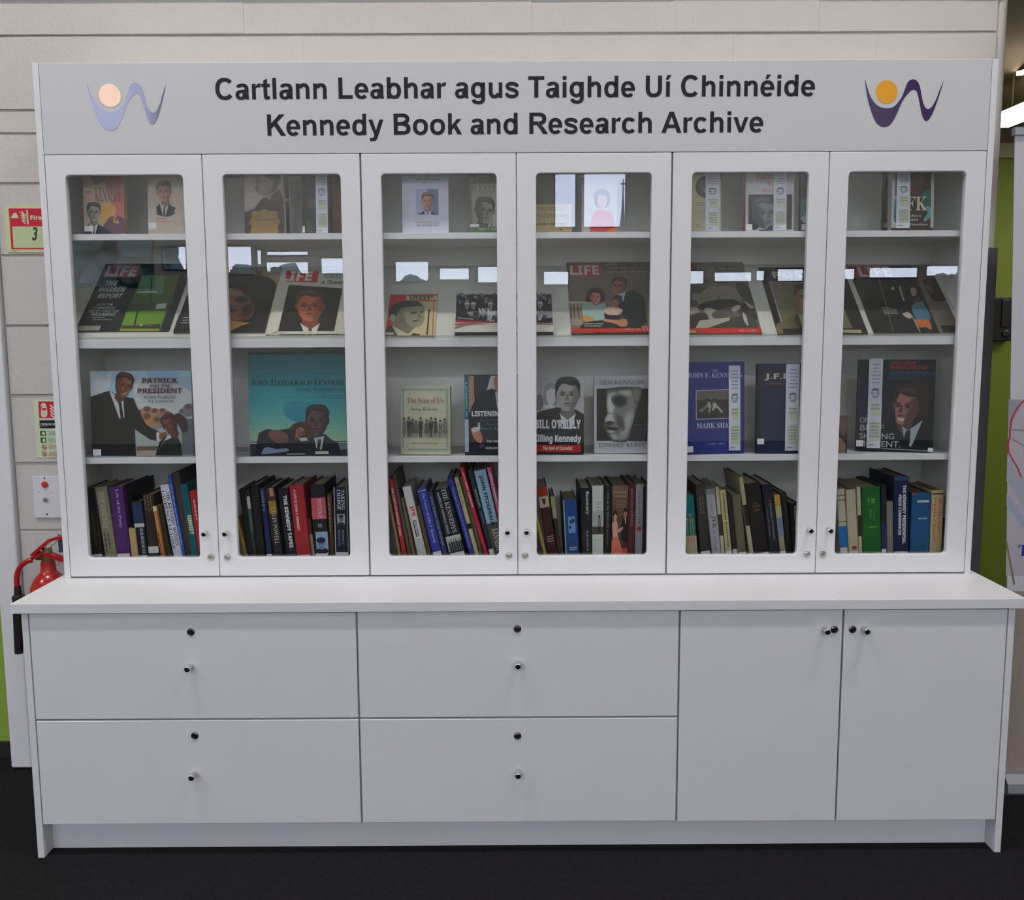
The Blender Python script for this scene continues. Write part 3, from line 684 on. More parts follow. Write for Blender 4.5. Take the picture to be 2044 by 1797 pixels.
def spine_book(view, tl, tr, ty, bl, br, by, col, label, group, d=.20, Y=.05, bands=(), texts=(), marks=(), label_t=None, gain=1.15, page=None, art=None, zf=None):
    zf = ZF if zf is None else zf
    v = VIEW[view]; px = lambda x, y: (v[0]+x/v[2], v[1]+y/v[2])
    A, B, C, D = at(*px(tl, ty), Y), at(*px(tr, ty), Y), at(*px(bl, by), Y), at(*px(br, by), Y)
    t = max(.006, ((B.x-A.x)+(D.x-C.x))/2); T = (A+B)/2; M = (C+D)/2; ax = (T-M); ax.y = 0; ax.normalize()
    k = (zf+t/2*abs(ax.x)-M.z)/ax.z; Bm = M+ax*k; H = (T-Bm).length; U = Vector((ax.z, 0, -ax.x)); N = Vector((0, -1, 0))
    t *= abs(U.x) if abs(U.x) < 1 else 1
    O = Bm-U*(t/2)
    r = thing('book', label, 'book', O, group)
    r.matrix_world = Matrix(((U.x, 0, ax.x, O.x), (U.y, 1, ax.y, O.y), (U.z, 0, ax.z, O.z), (0, 0, 0, 1)))
    # boards with a softly rounded spine
    b = min(.0028, t*.2); c = min(.003, t*.25)
    p = [(0, c), (c*.35, c*.3), (c, 0), (t-c, 0), (t-c*.35, c*.3), (t, c), (t, d), (t-b, d), (t-b, c+b), (b, c+b), (b, d), (0, d)]; n = len(p)
    solid('cover', [(x, y, z) for z in (0, H) for x, y in p], [(i, (i+1) % n, (i+1) % n+n, i+n) for i in range(n)]+[tuple(range(n-1, -1, -1)), tuple(range(n, 2*n))], col, r, gain)
    pg, ff = slab((b+.0002, c+b+.0005, .003), (t-b-.0002, d-.004, H-.004)); solid('pages', pg, ff, page or PAGEC, r, gain*.75)
    P = Print(r, O, U, ax, N, t, H, view, gain); m = .06
    L0 = (M-Bm).length; LV = (T-M).length; yt = lambda y: min(1, max(0, (L0+LV*(by-y)/(by-ty))/H)); P.yt = yt
    for ya, yb, cc in bands: P.frac(0, yt(yb), 1, yt(ya), cc)
    R = random.Random(int(tl*7+bl))
    for ya, yb, s0, s1, cc in marks:
        t0, t1 = yt(yb), yt(ya); z = t1
        while z > t0:
            L = R.uniform(.03, .07); P.frac(s0, max(t0, z-L), s1, z, cc); z -= L+.012
    if art: art(P)
    for tx in texts:
        s, ya, yb, s0, s1, cc, sty = tx; t0, t1 = yt(yb), yt(ya)
        P.tuv(s, (s0*t, t1*H), (0, -(t1-t0)*H), ((s1-s0)*t, 0), cc, sty, 'spine_lettering')
    P.done('spine_print')
    if label_t:
        q = MB().box((t*.06, -.0012, yt(label_t[1])*H), (t*.94, -.0004, yt(label_t[0])*H)); solid('spine_label', q.v, q.f, 'c6c6ca', r, gain*.9)
    return r
# ------------------------------------------------------------------ bottom shelf: spines
G = ['books on the bottom shelf behind the far left door', 'books on the bottom shelf behind the second door', 'books on the bottom shelf behind the third door',
     'books on the bottom shelf behind the fourth door', 'books on the bottom shelf behind the fifth door', 'books on the bottom shelf behind the far right door']
W1, W2, W3, W4, W5, W6 = ['bottom shelf, %s glass door' % k for k in ('far left', 'second', 'third', 'fourth', 'fifth', 'far right')]
S = spine_book
# far left door
S('B1', 152, 224, 1150, 200, 302, 1690, '1f1917', 'dark brown leaning book at the left end of the '+W1, G[0], .17, marks=[(1300, 1600, .4, .6, '3a322c')], label_t=(1665, 1760))
S('B1', 226, 322, 1142, 312, 406, 1690, '77725f', 'olive cream leaning book with faint grey lettering, '+W1, G[0], .17, texts=[], marks=[(1180, 1460, .25, .7, '8d8875'), (1490, 1640, .2, .3, '3c3a34'), (1500, 1620, .5, .6, '3c3a34')])
S('B1', 329, 452, 1140, 410, 508, 1690, '42255c', 'purple hardback with pale script lettering, '+W1, G[0], .18, texts=[('Life of the Party', 1160, 1460, .42, .68, '9a8db0', 's')], label_t=(1660, 1760))
S('B1', 464, 506, 1120, 514, 560, 1690, '0f0e10', 'tall black book between the purple book and the small tan book', G[0], .19, Y=.085)
S('B1', 490, 545, 1465, 518, 570, 1690, 'a58d62', 'small tan booklet in front of the black book, '+W1, G[0], .03)
S('B1', 512, 600, 1255, 575, 642, 1690, '17181f', 'black book with a blue picture at the top of its spine', G[0], .16, Y=.055, bands=[(1262, 1440, '1f2f4e'), (1425, 1455, 'a9aaa9')], marks=[(1465, 1665, .5, .8, '7a7d82')], label_t=(1675, 1760))
S('B1', 600, 690, 1200, 652, 740, 1690, '2b211b', 'dark brown book with gold lettering and a white label', G[0], .17, Y=.06, marks=[(1205, 1330, .15, .25, '6e5a3a'), (1205, 1330, .4, .5, '6e5a3a'), (1205, 1330, .65, .75, '6e5a3a')], label_t=(1605, 1655))
S('B1', 682, 708, 1292, 746, 775, 1690, 'b07546', 'thin orange paperback beside the white labelled brown book', G[0], .15, Y=.05, bands=[(1290, 1330, 'c2b79c')], marks=[(1500, 1680, .3, .6, '5a2a1a')])
S('B1', 716, 752, 1290, 786, 832, 1690, '33301f', 'dark olive book between the orange and white books, '+W1, G[0], .17, Y=.065)
S('B1', 736, 806, 1124, 846, 915, 1690, 'b9bbc6', 'white leaning book with two lines of dark serif lettering', G[0], .19, texts=[('LAURENCE LEAMER', 1165, 1625, .12, .42, '2e3040', 's'), ('THE KENNEDY WOMEN', 1180, 1600, .52, .9, '20233a', 's')])
S('B1', 796, 826, 1050, 915, 942, 1690, '2a4a9c', 'thin bright blue book leaning on the white book, '+W1, G[0], .2, marks=[(1120, 1600, .35, .6, '8493c0')])
S('B1', 828, 890, 1030, 945, 998, 1690, '3b332e', 'tall brown grey book between the blue and teal books', G[0], .22, Y=.055, page='8a7a66')
S('B1', 892, 950, 1120, 988, 1046, 1690, '12535a', 'teal book with bold cream capitals, far left cabinet', G[0], .19, texts=[('KENNEDY', 1360, 1510, .3, .85, 'c9c6a8', 'bB')])
S('B1', 964, 1022, 1172, 1044, 1100, 1690, 'a3242c', 'bright red book cut off by the door edge, '+W1, G[0], .18, marks=[(1240, 1400, .4, .6, 'c8a0a0')])
# second door
S('B2', 150, 176, 1390, 228, 252, 1690, '94753a', 'thin mustard book leaning at the left end, '+W2, G[1], .14)
S('B2', 176, 232, 1160, 258, 300, 1690, '1a1714', 'dark brown leaning book beside the mustard one, '+W2, G[1], .18)
S('B2', 236, 262, 1170, 296, 322, 1690, '26332f', 'thin green black book with a white patch on its spine', G[1], .17, bands=[(1215, 1310, '9ea2a0'), (1312, 1500, '3f5450')])
S('B2', 266, 340, 1125, 326, 384, 1690, '141310', 'black leaning book left of the dark blue one, '+W2, G[1], .2)
S('B2', 346, 384, 1150, 398, 446, 1690, '1b2148', 'dark blue book with silver capitals, '+W2, G[1], .19, texts=[('AMERICA', 1170, 1330, .2, .6, '8a90a8', 's')], label_t=(1665, 1760))
def powell(P):
    P.frac(.15, P.yt(1350), .95, P.yt(1250), '8a6a22'); P.frac(.1, P.yt(1250), .95, P.yt(1150), '3a2016'); P.frac(.4, P.yt(1215), .8, P.yt(1150), '9c7260')
S('B2', 386, 462, 1145, 456, 525, 1690, '231d22', 'black book with a small portrait and yellow patch on its spine', G[1], .2, art=powell, texts=[('COLIN POWELL', 1300, 1590, .35, .8, '9c968c', 's')])
S('B2', 482, 566, 1150, 556, 634, 1690, '14161b', 'black book with bold white condensed capitals, '+W2, G[1], .2, texts=[('THE KENNEDY TAPES', 1208, 1615, .42, .78, 'c4c4c6', 'bB')])
S('B2', 566, 690, 1128, 638, 736, 1670, '8e2129', 'wide dark red book with pale capitals, '+W2, G[1], .2, texts=[('A LIFE OF JOHN F. KENNEDY', 1160, 1480, .22, .44, 'c0a8a4', 'bB')], label_t=(1672, 1740), page='a89878')
S('B2', 710, 742, 1390, 756, 776, 1690, '6a3026', 'thin worn red brown book beside the wide red one', G[1], .17, Y=.065, bands=[(1510, 1690, '9c957c')])
def face(P):
    P.frac(0, P.yt(1390), 1, P.yt(1225), 'a84a58'); P.frac(.15, P.yt(1660), 1, P.yt(1490), '8093ac')
    P.bx = 0; w, h = P.w, P.h
    def e(cx, y, rx, ry, c): P.raw([(w*cx+w*rx*math.cos(a*.35), h*P.yt(y)+w*ry*math.sin(a*.35)) for a in range(18)], c)
    e(.55, 1640, .46, .2, '1c2232'); e(.52, 1588, .29, .36, '6a80a0'); e(.5, 1556, .33, .22, '1e2430'); e(.42, 1585, .06, .04, '1c2636'); e(.63, 1585, .06, .04, '1c2636'); e(.52, 1612, .11, .03, '33425a')
    P.frac(.38, P.yt(1452), .62, P.yt(1428), 'a0a0a2'); P.frac(.44, P.yt(1447), .56, P.yt(1433), '17181c')
S('B2', 736, 850, 1122, 778, 886, 1690, '17171a', 'black book with a pink band and a blue portrait on its spine', G[1], .19, art=face, texts=[('DISTANCE', 1235, 1385, .42, .72, 'cfa8b0', 's')], label_t=(1660, 1690))
S('B2', 864, 906, 1200, 895, 926, 1690, '54402a', 'thin tan and brown book between the pink banded and navy books', G[1], .17, Y=.065, marks=[(1230, 1500, .3, .5, 'a08a60')])
def charge(P):
    P.frac(0, 0, .06, 1, 'aaa89c'); P.frac(.95, 0, 1, 1, '8a8a90'); w, h = P.w, P.h
    P.frac(.22, P.yt(1432), .78, P.yt(1352), '9a9a9c')
    def e(cx, y, rx, ry, c): P.raw([(w*cx+w*rx*math.cos(a*.35), h*P.yt(y)+w*ry*math.sin(a*.35)) for a in range(18)], c)
    e(.5, 1425, .26, .09, '20222c'); e(.5, 1388, .17, .24, '5e5e60'); e(.5, 1368, .19, .12, '2a2a2e')
S('B2', 916, 1030, 1142, 940, 1036, 1690, '131729', 'navy book with stacked capitals and a small grey portrait', G[1], .19, art=charge, texts=[('TAKING', 1162, 1318, .55, .8, 'b8b9c4', 's'), ('CHARGE', 1162, 1318, .25, .5, 'b8b9c4', 's'), ('MICHAEL R', 1475, 1590, .55, .68, '8a8ea4', 'n'), ('BESCHLOSS', 1475, 1600, .28, .4, '8a8ea4', 'n')], label_t=(1650, 1680))
# third door
S('B3', 126, 142, 1200, 212, 240, 1680, '8a7650', 'thin tan book leaning at the left end, '+W3, G[2], .17)
S('B3', 138, 172, 1080, 243, 282, 1675, 'a02c2c', 'red leaning book with a line of white capitals, '+W3, G[2], .2, texts=[('THE COMPLETE KENNEDY SAGA!', 1150, 1520, .25, .7, 'c8b4ae', 'bB')])
S('B3', 168, 192, 1040, 284, 312, 1650, '4a4840', 'thin grey leaning book beside the red one, '+W3, G[2], .2)
S('B3', 230, 256, 1226, 316, 344, 1650, '96805c', 'thin beige booklet left of the white book, '+W3, G[2], .17, Y=.075)
def jfk(P): P.frac(.3, P.yt(1530), .72, P.yt(1400), '1d2430'); P.frac(0, 0, 1, P.yt(1540), 'a2a29e')
S('B3', 242, 312, 1140, 368, 432, 1670, 'b4b4b4', 'white leaning book with red initials on its spine', G[2], .19, art=jfk, texts=[('JFK', 1290, 1375, .3, .85, 'b8282c', 'bB'), ('THE SECOND PLOT', 1372, 1530, .42, .66, 'c8c8c8', 'bB')])
S('B3', 354, 384, 1290, 434, 470, 1650, '57482c', 'olive brown book between the white and blue books, '+W3, G[2], .17, Y=.06)
S('B3', 356, 432, 1152, 480, 552, 1650, '2b3484', 'royal blue book with pale serif lettering, '+W3, G[2], .19, texts=[('The Letters of John F. Kennedy', 1190, 1580, .35, .68, '9aa0b8', 's')], bands=[(1168, 1174, '9aa0b8')], label_t=(1645, 1690))
S('B3', 442, 478, 1178, 560, 600, 1660, '2d3650', 'slate blue book between the royal blue and black books', G[2], .18, texts=[('The Man', 1215, 1380, .3, .7, '7a88a8', 's')], marks=[(1400, 1600, .35, .6, '5a6a88')])
def group(P):
    P.frac(.02, P.yt(1640), .98, P.yt(1520), 'a0a29e')
    for i in range(6):
        x = .1+.15*i; P.frac(x, P.yt(1640), x+.13, P.yt(1570-8*(i % 2)), '20262a'); P.frac(x+.035, P.yt(1568-8*(i % 2)), x+.1, P.yt(1548-8*(i % 2)), '6e6a64')
S('B3', 484, 606, 1160, 612, 742, 1665, '14161a', 'wide black book with a group photograph on its spine', G[2], .19, art=group, texts=[('THE KENNEDYS', 1160, 1500, .52, .82, '9ea0a2', 's'), ("AMERICA'S EMERALD KINGS", 1175, 1500, .2, .36, '85888a', 'bB')], label_t=(1650, 1700))
S('B3', 596, 638, 1072, 768, 814, 1670, '26307a', 'long blue leaning book with white lettering, '+W3, G[2], .21, texts=[('THE PUBLIC WRITINGS OF JOHN FITZGERALD', 1140, 1620, .3, .62, '8a94c0', 'n')])
S('B3', 646, 684, 1068, 812, 844, 1670, 'a79c78', 'cream leaning book with a black notch on its spine', G[2], .21, Y=.055, bands=[(1425, 1468, '15130f')], marks=[(1110, 1300, .35, .6, '6a6248')])
S('B3', 690, 724, 1060, 850, 880, 1670, '4d4936', 'olive leaning book between the cream and red books', G[2], .21, Y=.06)
S('B3', 690, 722, 990, 888, 916, 1670, 'ab2334', 'tall thin crimson leaning book with white capitals', G[2], .22, texts=[('JOHN F. KENNEDY', 1030, 1170, .3, .7, 'd0b8b8', 'bB'), ('A BIOGRAPHY', 1180, 1300, .3, .7, 'd0b8b8', 'bB')])
S('B3', 752, 794, 1012, 930, 966, 1670, '192736', 'dark blue green leaning book with cream capitals, '+W3, G[2], .21, texts=[('KENNEDY', 1160, 1300, .3, .75, 'a39c80', 's')], marks=[(1330, 1420, .4, .6, '5a6468')], label_t=(1625, 1700))
def fitz(P): P.frac(0, 0, 1, P.yt(1420), '4c4038')
S('B3', 802, 896, 1012, 962, 1056, 1670, '7fa0b2', 'pale blue leaning book with large dark capitals', G[2], .21, art=fitz, texts=[('JOHN FITZGERALD', 1050, 1440, .28, .66, '191d24', 'bB'), ('KENNEDY', 1465, 1640, .3, .8, 'b9b4ac', 's')])
S('B3', 904, 936, 990, 1060, 1092, 1670, 'b25672', 'thin pink leaning book at the right edge, '+W3, G[2], .22, texts=[('JOHN F. KENNEDY', 1030, 1270, .3, .75, 'd8bcc4', 'bB')])
# fourth door
S('B4', 140, 168, 1350, 216, 240, 1670, '8d8a2e', 'thin yellow green book leaning at the left end, '+W4, G[3], .15)
def memo(P):
    P.frac(0, P.yt(1212), 1, 1, '8c2520'); P.frac(.02, P.yt(1300), .98, P.yt(1214), 'a89c86'); w, h = P.w, P.h
    P.raw([(w*.32, h*P.yt(1228)), (w*.5, h*P.yt(1236)), (w*.68, h*P.yt(1228)), (w*.66, h*P.yt(1262)), (w*.5, h*P.yt(1285)), (w*.34, h*P.yt(1262))], '3a2a22')
    for y in (1530, 1548, 1566): P.frac(.18, P.yt(y), .85, P.yt(y-7), '8a8078')
S('B4', 158, 240, 1140, 250, 324, 1670, '34130f', 'dark red book with a cream crest panel on its spine', G[3], .18, art=memo)
S('B4', 266, 300, 1215, 324, 352, 1650, '30241b', 'thin brown book with a cream top, '+W4, G[3], .17, Y=.06, bands=[(1215, 1385, '8c8264')])
def hamilton(P):
    P.frac(.0, 0, .08, 1, '8d8a70'); P.frac(.3, P.yt(1500), .82, P.yt(1372), '5f7ca4'); w, h = P.w, P.h
    for cx, y, r in ((.5, 1412, .12), (.66, 1405, .13), (.42, 1455, .1)): P.raw([(w*cx+w*r*math.cos(a*.4), h*P.yt(y)+w*r*1.2*math.sin(a*.4)) for a in range(16)], '23334e')
    for y in (1618, 1634): P.frac(.3, P.yt(y), .85, P.yt(y-9), '8aa0b8')
S('B4', 362, 476, 1240, 390, 490, 1670, '15396e', 'blue hardback with a small photo panel, shorter than its neighbours', G[3], .18, art=hamilton, page='9a865c')
S('B4', 500, 586, 1150, 516, 592, 1670, '141517', 'black book with a white name running down its spine', G[3], .2, texts=[('Rosemary', 1175, 1355, .42, .8, 'bdbdbd', 's')], marks=[(1480, 1640, .5, .64, '6c6c6c')])
def boy(P):
    P.frac(0, P.yt(1510), 1, P.yt(1330), '8f938f'); P.frac(0, P.yt(1510), 1, P.yt(1450), '3c3f3a'); w = P.w
    P.frac(.5, P.yt(1450), .75, P.yt(1380), '6a6a6a'); P.frac(.52, P.yt(1490), .62, P.yt(1450), '1c1c1c'); P.frac(.64, P.yt(1490), .72, P.yt(1450), '1c1c1c'); P.frac(.55, P.yt(1380), .7, P.yt(1360), '2a2622')
    for y in (1262, 1282, 1302, 1322): P.frac(.3, P.yt(y), .8, P.yt(y-6), '8a8a84')
    P.frac(.12, P.yt(1560), .8, P.yt(1553), '9a9a94')
S('B4', 592, 686, 1132, 596, 680, 1670, 'aeb2ac', 'white book with a photo of a standing boy on its spine', G[3], .2, art=boy, page='9a8c72')
S('B4', 692, 744, 1132, 686, 740, 1670, '171413', 'black book right of the white boy photo book', G[3], .2, texts=[('JFK in the SENATE', 1180, 1460, .3, .65, '7a7060', 's')], marks=[(1470, 1600, .4, .55, '5a5248')], page='9a8c72')
def hostage(P):
    w, h = P.w, P.h; P.grad(0, 1, '2a1d18', '6a5240', 8)
    P.frac(0, 0, 1, P.yt(1620), 'b03c30'); 
    def pl(pts, c, n=3): P.raw([(w*x, h*P.yt(y)) for x, y in cat_rom(pts, n)], c)
    pl([(.66, 1400), (.8, 1372), (.98, 1385), (1.0, 1560), (.62, 1550), (.6, 1460)], '14110f'); pl([(.73, 1330), (.84, 1318), (.95, 1332), (.93, 1370), (.84, 1388), (.75, 1368)], '86624e'); pl([(.7, 1345), (.73, 1318), (.85, 1305), (.97, 1320), (.96, 1340), (.84, 1328)], '1a1311'); pl([(.8, 1384), (.9, 1384), (.86, 1440)], 'a39a90', 1)
    pl([(.1, 1540), (.02, 1440), (.12, 1410), (.28, 1405), (.38, 1440), (.36, 1500), (.45, 1560), (.55, 1670), (0, 1670)], 'b58a78'); pl([(.3, 1430), (.4, 1470), (.66, 1452), (.7, 1466), (.42, 1498), (.3, 1470)], 'a87e68'); pl([(.1, 1360), (.2, 1340), (.31, 1360), (.3, 1392), (.21, 1410), (.12, 1394)], 'a8806a'); pl([(.06, 1385), (.08, 1340), (.2, 1322), (.33, 1338), (.33, 1362), (.2, 1352), (.12, 1366)], '1e1412'); pl([(0, 1560), (.3, 1530), (.5, 1560), (.66, 1670), (0, 1670)], 'b5604c')
    for t_, y in (('HOSTAGE', 1190), ('TO FORTUNE', 1222)): P.tuv(t_, (.12*w, h*P.yt(y)), (.76*w, 0), (0, h*(P.yt(y-15)-P.yt(y))), '8f8068', 'bB', 'spine_lettering')
    for y in (1248, 1272, 1292): P.frac(.25, P.yt(y+6), .85, P.yt(y), '7a6a54')
S('B4', 750, 876, 1130, 744, 866, 1670, '40302a', 'brown book with a photo of a couple in evening dress', G[3], .2, art=hostage, texts=[], page='9a8c72')
S('B4', 878, 930, 1118, 870, 926, 1670, '4a1a20', 'maroon book with gilt lettering, '+W4, G[3], .2, texts=[('THE LAST CAMPAIGN', 1150, 1450, .35, .7, '8a6a62', 's')], page='9a8c72')
def round_(P):
    w, h = P.w, P.h; c = (w*.5, h*P.yt(1465))
    P.raw([(c[0]+w*.38*math.cos(a*.35), c[1]+w*.38*math.sin(a*.35)) for a in range(18)], '8c4440'); P.raw([(c[0]+w*.15*math.cos(a*.35), c[1]+w*.15*math.sin(a*.35)) for a in range(18)], '5a2422')
S('B4', 936, 996, 1120, 926, 986, 1670, '7d7a80', 'silver grey book with a red roundel on its spine', G[3], .2, art=round_, texts=[('JFK', 1370, 1430, .35, .7, '3a3436', 's')], marks=[(1170, 1350, .4, .52, '5e5a5e')], page='9a8c72')
S('B4', 999, 1050, 1140, 990, 1040, 1670, '1b191a', 'black book at the right edge, '+W4, G[3], .2)
# fifth door
def palms(P):
    w, h = P.w, P.h; P.frac(0, 0, 1, P.yt(1522), 'a39a80'); P.frac(0, P.yt(1205), 1, 1, '2a2a28')
    for x, y in ((.2, 1400), (.5, 1365), (.72, 1405)): P.frac(x, P.yt(1525), x+.06, P.yt(y), 'a8843e'); P.frac(x-.08, P.yt(y), x+.14, P.yt(y-14), 'a8843e'); P.frac(x-.02, P.yt(1580), x+.06, P.yt(1525), 'a06038')
S('B5', 130, 214, 1206, 160, 244, 1670, '0f6468', 'teal and cream book with orange palm shapes on its spine', G[4], .17, art=palms)
S('B5', 226, 302, 1122, 264, 346, 1660, '312c28', 'grey brown leaning book beside the teal palm book', G[4], .2, marks=[(1210, 1350, .3, .45, '5a5048'), (1210, 1350, .55, .7, '5a5048')], label_t=(1640, 1690))
S('B5', 302, 378, 1160, 358, 428, 1665, '8f8f94', 'silver leaning book with large dark initials', G[4], .2, texts=[('JFK', 1365, 1465, .3, .8, '45452e', 's'), ('in Ireland', 1480, 1640, .35, .65, '6a6a6c', 's'), ('Ryan Tubridy', 1210, 1350, .35, .6, '6e6e72', 's')], bands=[(1160, 1200, '6a6a70')])
S('B5', 380, 410, 1142, 432, 458, 1660, 'a09a84', 'thin cream leaning book with a brown band', G[4], .19, bands=[(1355, 1520, '33241c')])
S('B5', 416, 464, 1166, 462, 512, 1645, '9f966f', 'yellow cream leaning book with dark lettering', G[4], .18, texts=[('President Kennedy', 1190, 1610, .35, .68, '33301f', 'bB')], label_t=(1640, 1690))
S('B5', 468, 510, 1205, 518, 552, 1650, '2d231e', 'thin dark brown book between cream and olive books', G[4], .18, Y=.06, label_t=(1625, 1690))
S('B5', 512, 582, 1205, 562, 624, 1660, '57533f', 'olive grey leaning book, '+W5, G[4], .19, label_t=(1650, 1700))
S('B5', 566, 600, 1065, 648, 682, 1650, '958d74', 'tall cream leaning book with a dark band, '+W5, G[4], .21, bands=[(1280, 1442, '241613')])
S('B5', 604, 740, 1112, 694, 796, 1670, '17130f', 'wide black book with dim gilt lettering, '+W5, G[4], .2, texts=[], marks=[(1260, 1275, .4, .6, '3f382c'), (1280, 1300, .3, .8, '3f382c'), (1310, 1330, .35, .75, '3f382c')], label_t=(1655, 1700))
S('B5', 744, 822, 1120, 806, 888, 1670, '141626', 'navy leaning book with two lines of serif lettering', G[4], .2, texts=[('A Question of Character', 1240, 1560, .5, .75, '7d7c70', 's'), ('A Life of John F. Kennedy', 1290, 1520, .15, .35, '6a6a62', 's')])
S('B5', 840, 884, 1205, 890, 934, 1665, '8d8460', 'thin yellow and blue banded book, '+W5, G[4], .18, bands=[(1205, 1290, 'a07a38'), (1290, 1380, '9a9272'), (1380, 1530, '666f8c')], label_t=(1640, 1700))
S('B5', 888, 940, 1190, 942, 984, 1665, '191413', 'black leaning book with a gilt line near the right edge', G[4], .18, Y=.055, marks=[(1200, 1480, .5, .58, '4c4434')])
S('B5', 968, 1030, 1270, 992, 1056, 1665, '151314', 'black book with white lettering cut off by the fifth door', G[4], .17, Y=.05, texts=[('Kennedy', 1285, 1480, .3, .75, 'a0a0a0', 's')])
# far right door
S('B6', 196, 258, 1158, 222, 284, 1670, 'a8a18e', 'cream and blue banded book at the left end, '+W6, G[5], .18, bands=[(1445, 1612, '17619f'), (1205, 1211, '3a342a'), (1240, 1246, '3a342a'), (1408, 1414, '3a342a')], label_t=(1615, 1690))
def dot(P):
    w, h = P.w, P.h; c = (w*.6, h*P.yt(1615)); P.raw([(c[0]+w*.25*math.cos(a*.35), c[1]+w*.2*math.sin(a*.35)) for a in range(18)], 'a23a30')
S('B6', 264, 346, 1162, 292, 366, 1670, 'a59c84', 'cream book with a red dot low on its spine', G[5], .19, art=dot, label_t=(1640, 1690), page='80705a')
S('B6', 350, 384, 1142, 370, 396, 1660, 'a7a08a', 'thin cream book with a dark brown band, '+W6, G[5], .19, bands=[(1360, 1525, '2f2019')])
S('B6', 386, 540, 1142, 404, 540, 1655, '12541c', 'wide green hardback with faint gilt lettering', G[5], .2, marks=[(1225, 1280, .3, .42, '4f7c3c'), (1230, 1270, .5, .7, '4f7c3c'), (1310, 1390, .4, .5, '3f7030'), (1310, 1390, .6, .66, '3f7030'), (1445, 1460, .35, .75, '4f7c3c')], label_t=(1655, 1700), page='a39878')
S('B6', 546, 586, 1130, 544, 582, 1650, '1a1a20', 'thin black and navy book right of the green hardback', G[5], .2, bands=[(1425, 1625, '1b2444')], label_t=(1625, 1690))
S('B6', 588, 634, 1258, 588, 640, 1660, '6c6c66', 'thin grey book left of the tall navy one, '+W6, G[5], .19)
S('B6', 642, 764, 1062, 642, 752, 1645, '141c3a', 'tall navy book with two lines of bold white capitals', G[5], .2, texts=[('THE KENNEDY PRESIDENTIAL', 1128, 1585, .58, .8, 'b9bcc4', 'bB'), ('PRESS CONFERENCES', 1200, 1515, .3, .5, 'b9bcc4', 'bB')], bands=[(1062, 1090, '1f4462')], label_t=(1645, 1700), page='6e6658')
def soren(P):
    P.frac(.28, P.yt(1262), .9, P.yt(1245), 'a6aeb4'); P.frac(.35, P.yt(1391), .82, P.yt(1381), '7e96a6'); P.frac(0, P.yt(1200), .2, 1, '9a2c2c')
S('B6', 780, 936, 1188, 774, 916, 1660, '17476e', 'wide blue hardback with a white title, far right cabinet', G[5], .19, art=soren, page='6e5f4c')
S('B6', 938, 1036, 1168, 922, 1014, 1670, 'a5906c', 'tan book with red lettering at the right end', G[5], .19, texts=[('My Twelve Years', 1230, 1490, .52, .8, 'a84a3a', 's'), ('with John F. Kennedy', 1220, 1570, .15, .42, 'a84a3a', 's')], bands=[(1190, 1200, '3a2c22')], page='7a5a44')
S('B6', 1040, 1080, 1400, 1026, 1060, 1670, '2f2f30', 'short dark book half hidden by the far right door edge', G[5], .15)
# ------------------------------------------------------------------ top shelf: front covers
GT = 'books facing out on the top shelf'
def mix(a, b, t): return '%02x%02x%02x' % tuple(int(int(a[i:i+2], 16)*(1-t)+int(b[i:i+2], 16)*t) for i in (0, 2, 4))
g1 = 1.6
c = Cover('book', 'book', 'A1', (215, 640), (580, 640), 45, 'cover of cream and fiery orange with a grey portrait at its lower left, top shelf', GT, Z1, .07, gain=g1, back='8c7c70'); p = c.p
p.fill('a08a7c'); p.blob([(420, 30), (590, 30), (590, 400), (470, 330), (400, 200)], '9a6c66'); p.blob([(490, 330), (590, 300), (595, 560), (470, 520), (440, 440)], 'a85f58'); p.blob([(350, 400), (470, 390), (500, 470), (420, 560), (340, 500)], 'b5894f')
p.blob([(420, 540), (470, 500), (490, 540), (520, 500), (580, 540), (590, 650), (380, 650)], '5c4350'); p.poly([(475, 560), (490, 500), (500, 560), (520, 520), (530, 570)], 'ae8a4c'); p.blob([(290, 60), (420, 60), (400, 190), (300, 210)], '7f6f70')
p.text('JOHN F.', 225, 303, 300, 276, '5d5452', 's').text('KENNEDY', 315, 372, 548, 250, '6a5350', 's')
p.bust(303, 470, 82, '85827a', '35373a', '272a38', 'a9aaa8', '2c2c34', turn=.15); c.sticker(222, 640, 305, 590).done()
c = Cover('book', 'book', 'A1', (795, 640), (1135, 640), 130, 'cream cover with a cut out portrait in a navy suit, top shelf, far left door', GT, Z1, .07, gain=g1, back='8c8478'); p = c.p
p.fill('a09588'); p.bust(935, 285, 88, '9a7466', '433a3a', '2c3340', 'a09c92', '33303a', turn=-.2, rot=-.12)
p.k += 1; p.blob([(790, 500), (860, 490), (985, 505), (1140, 420), (1150, 660), (780, 660)], 'a3988c'); p.poly([(1080, 340), (1150, 300), (1150, 460), (1020, 470)], 'a09588'); p.poly([(780, 300), (860, 330), (870, 505), (780, 520)], 'a09588')
p.marks(850, 572, 1045, 520, 2, 'ad7a70', .6, 3); c.sticker(797, 618, 866, 560).done()
c = Cover('book', 'book', 'A2', (310, 650), (660, 650), 40, 'cover with a man in profile above a gold badge, top shelf', GT, Z1, .06, thick=.03, gain=g1, back='a09a90'); p = c.p
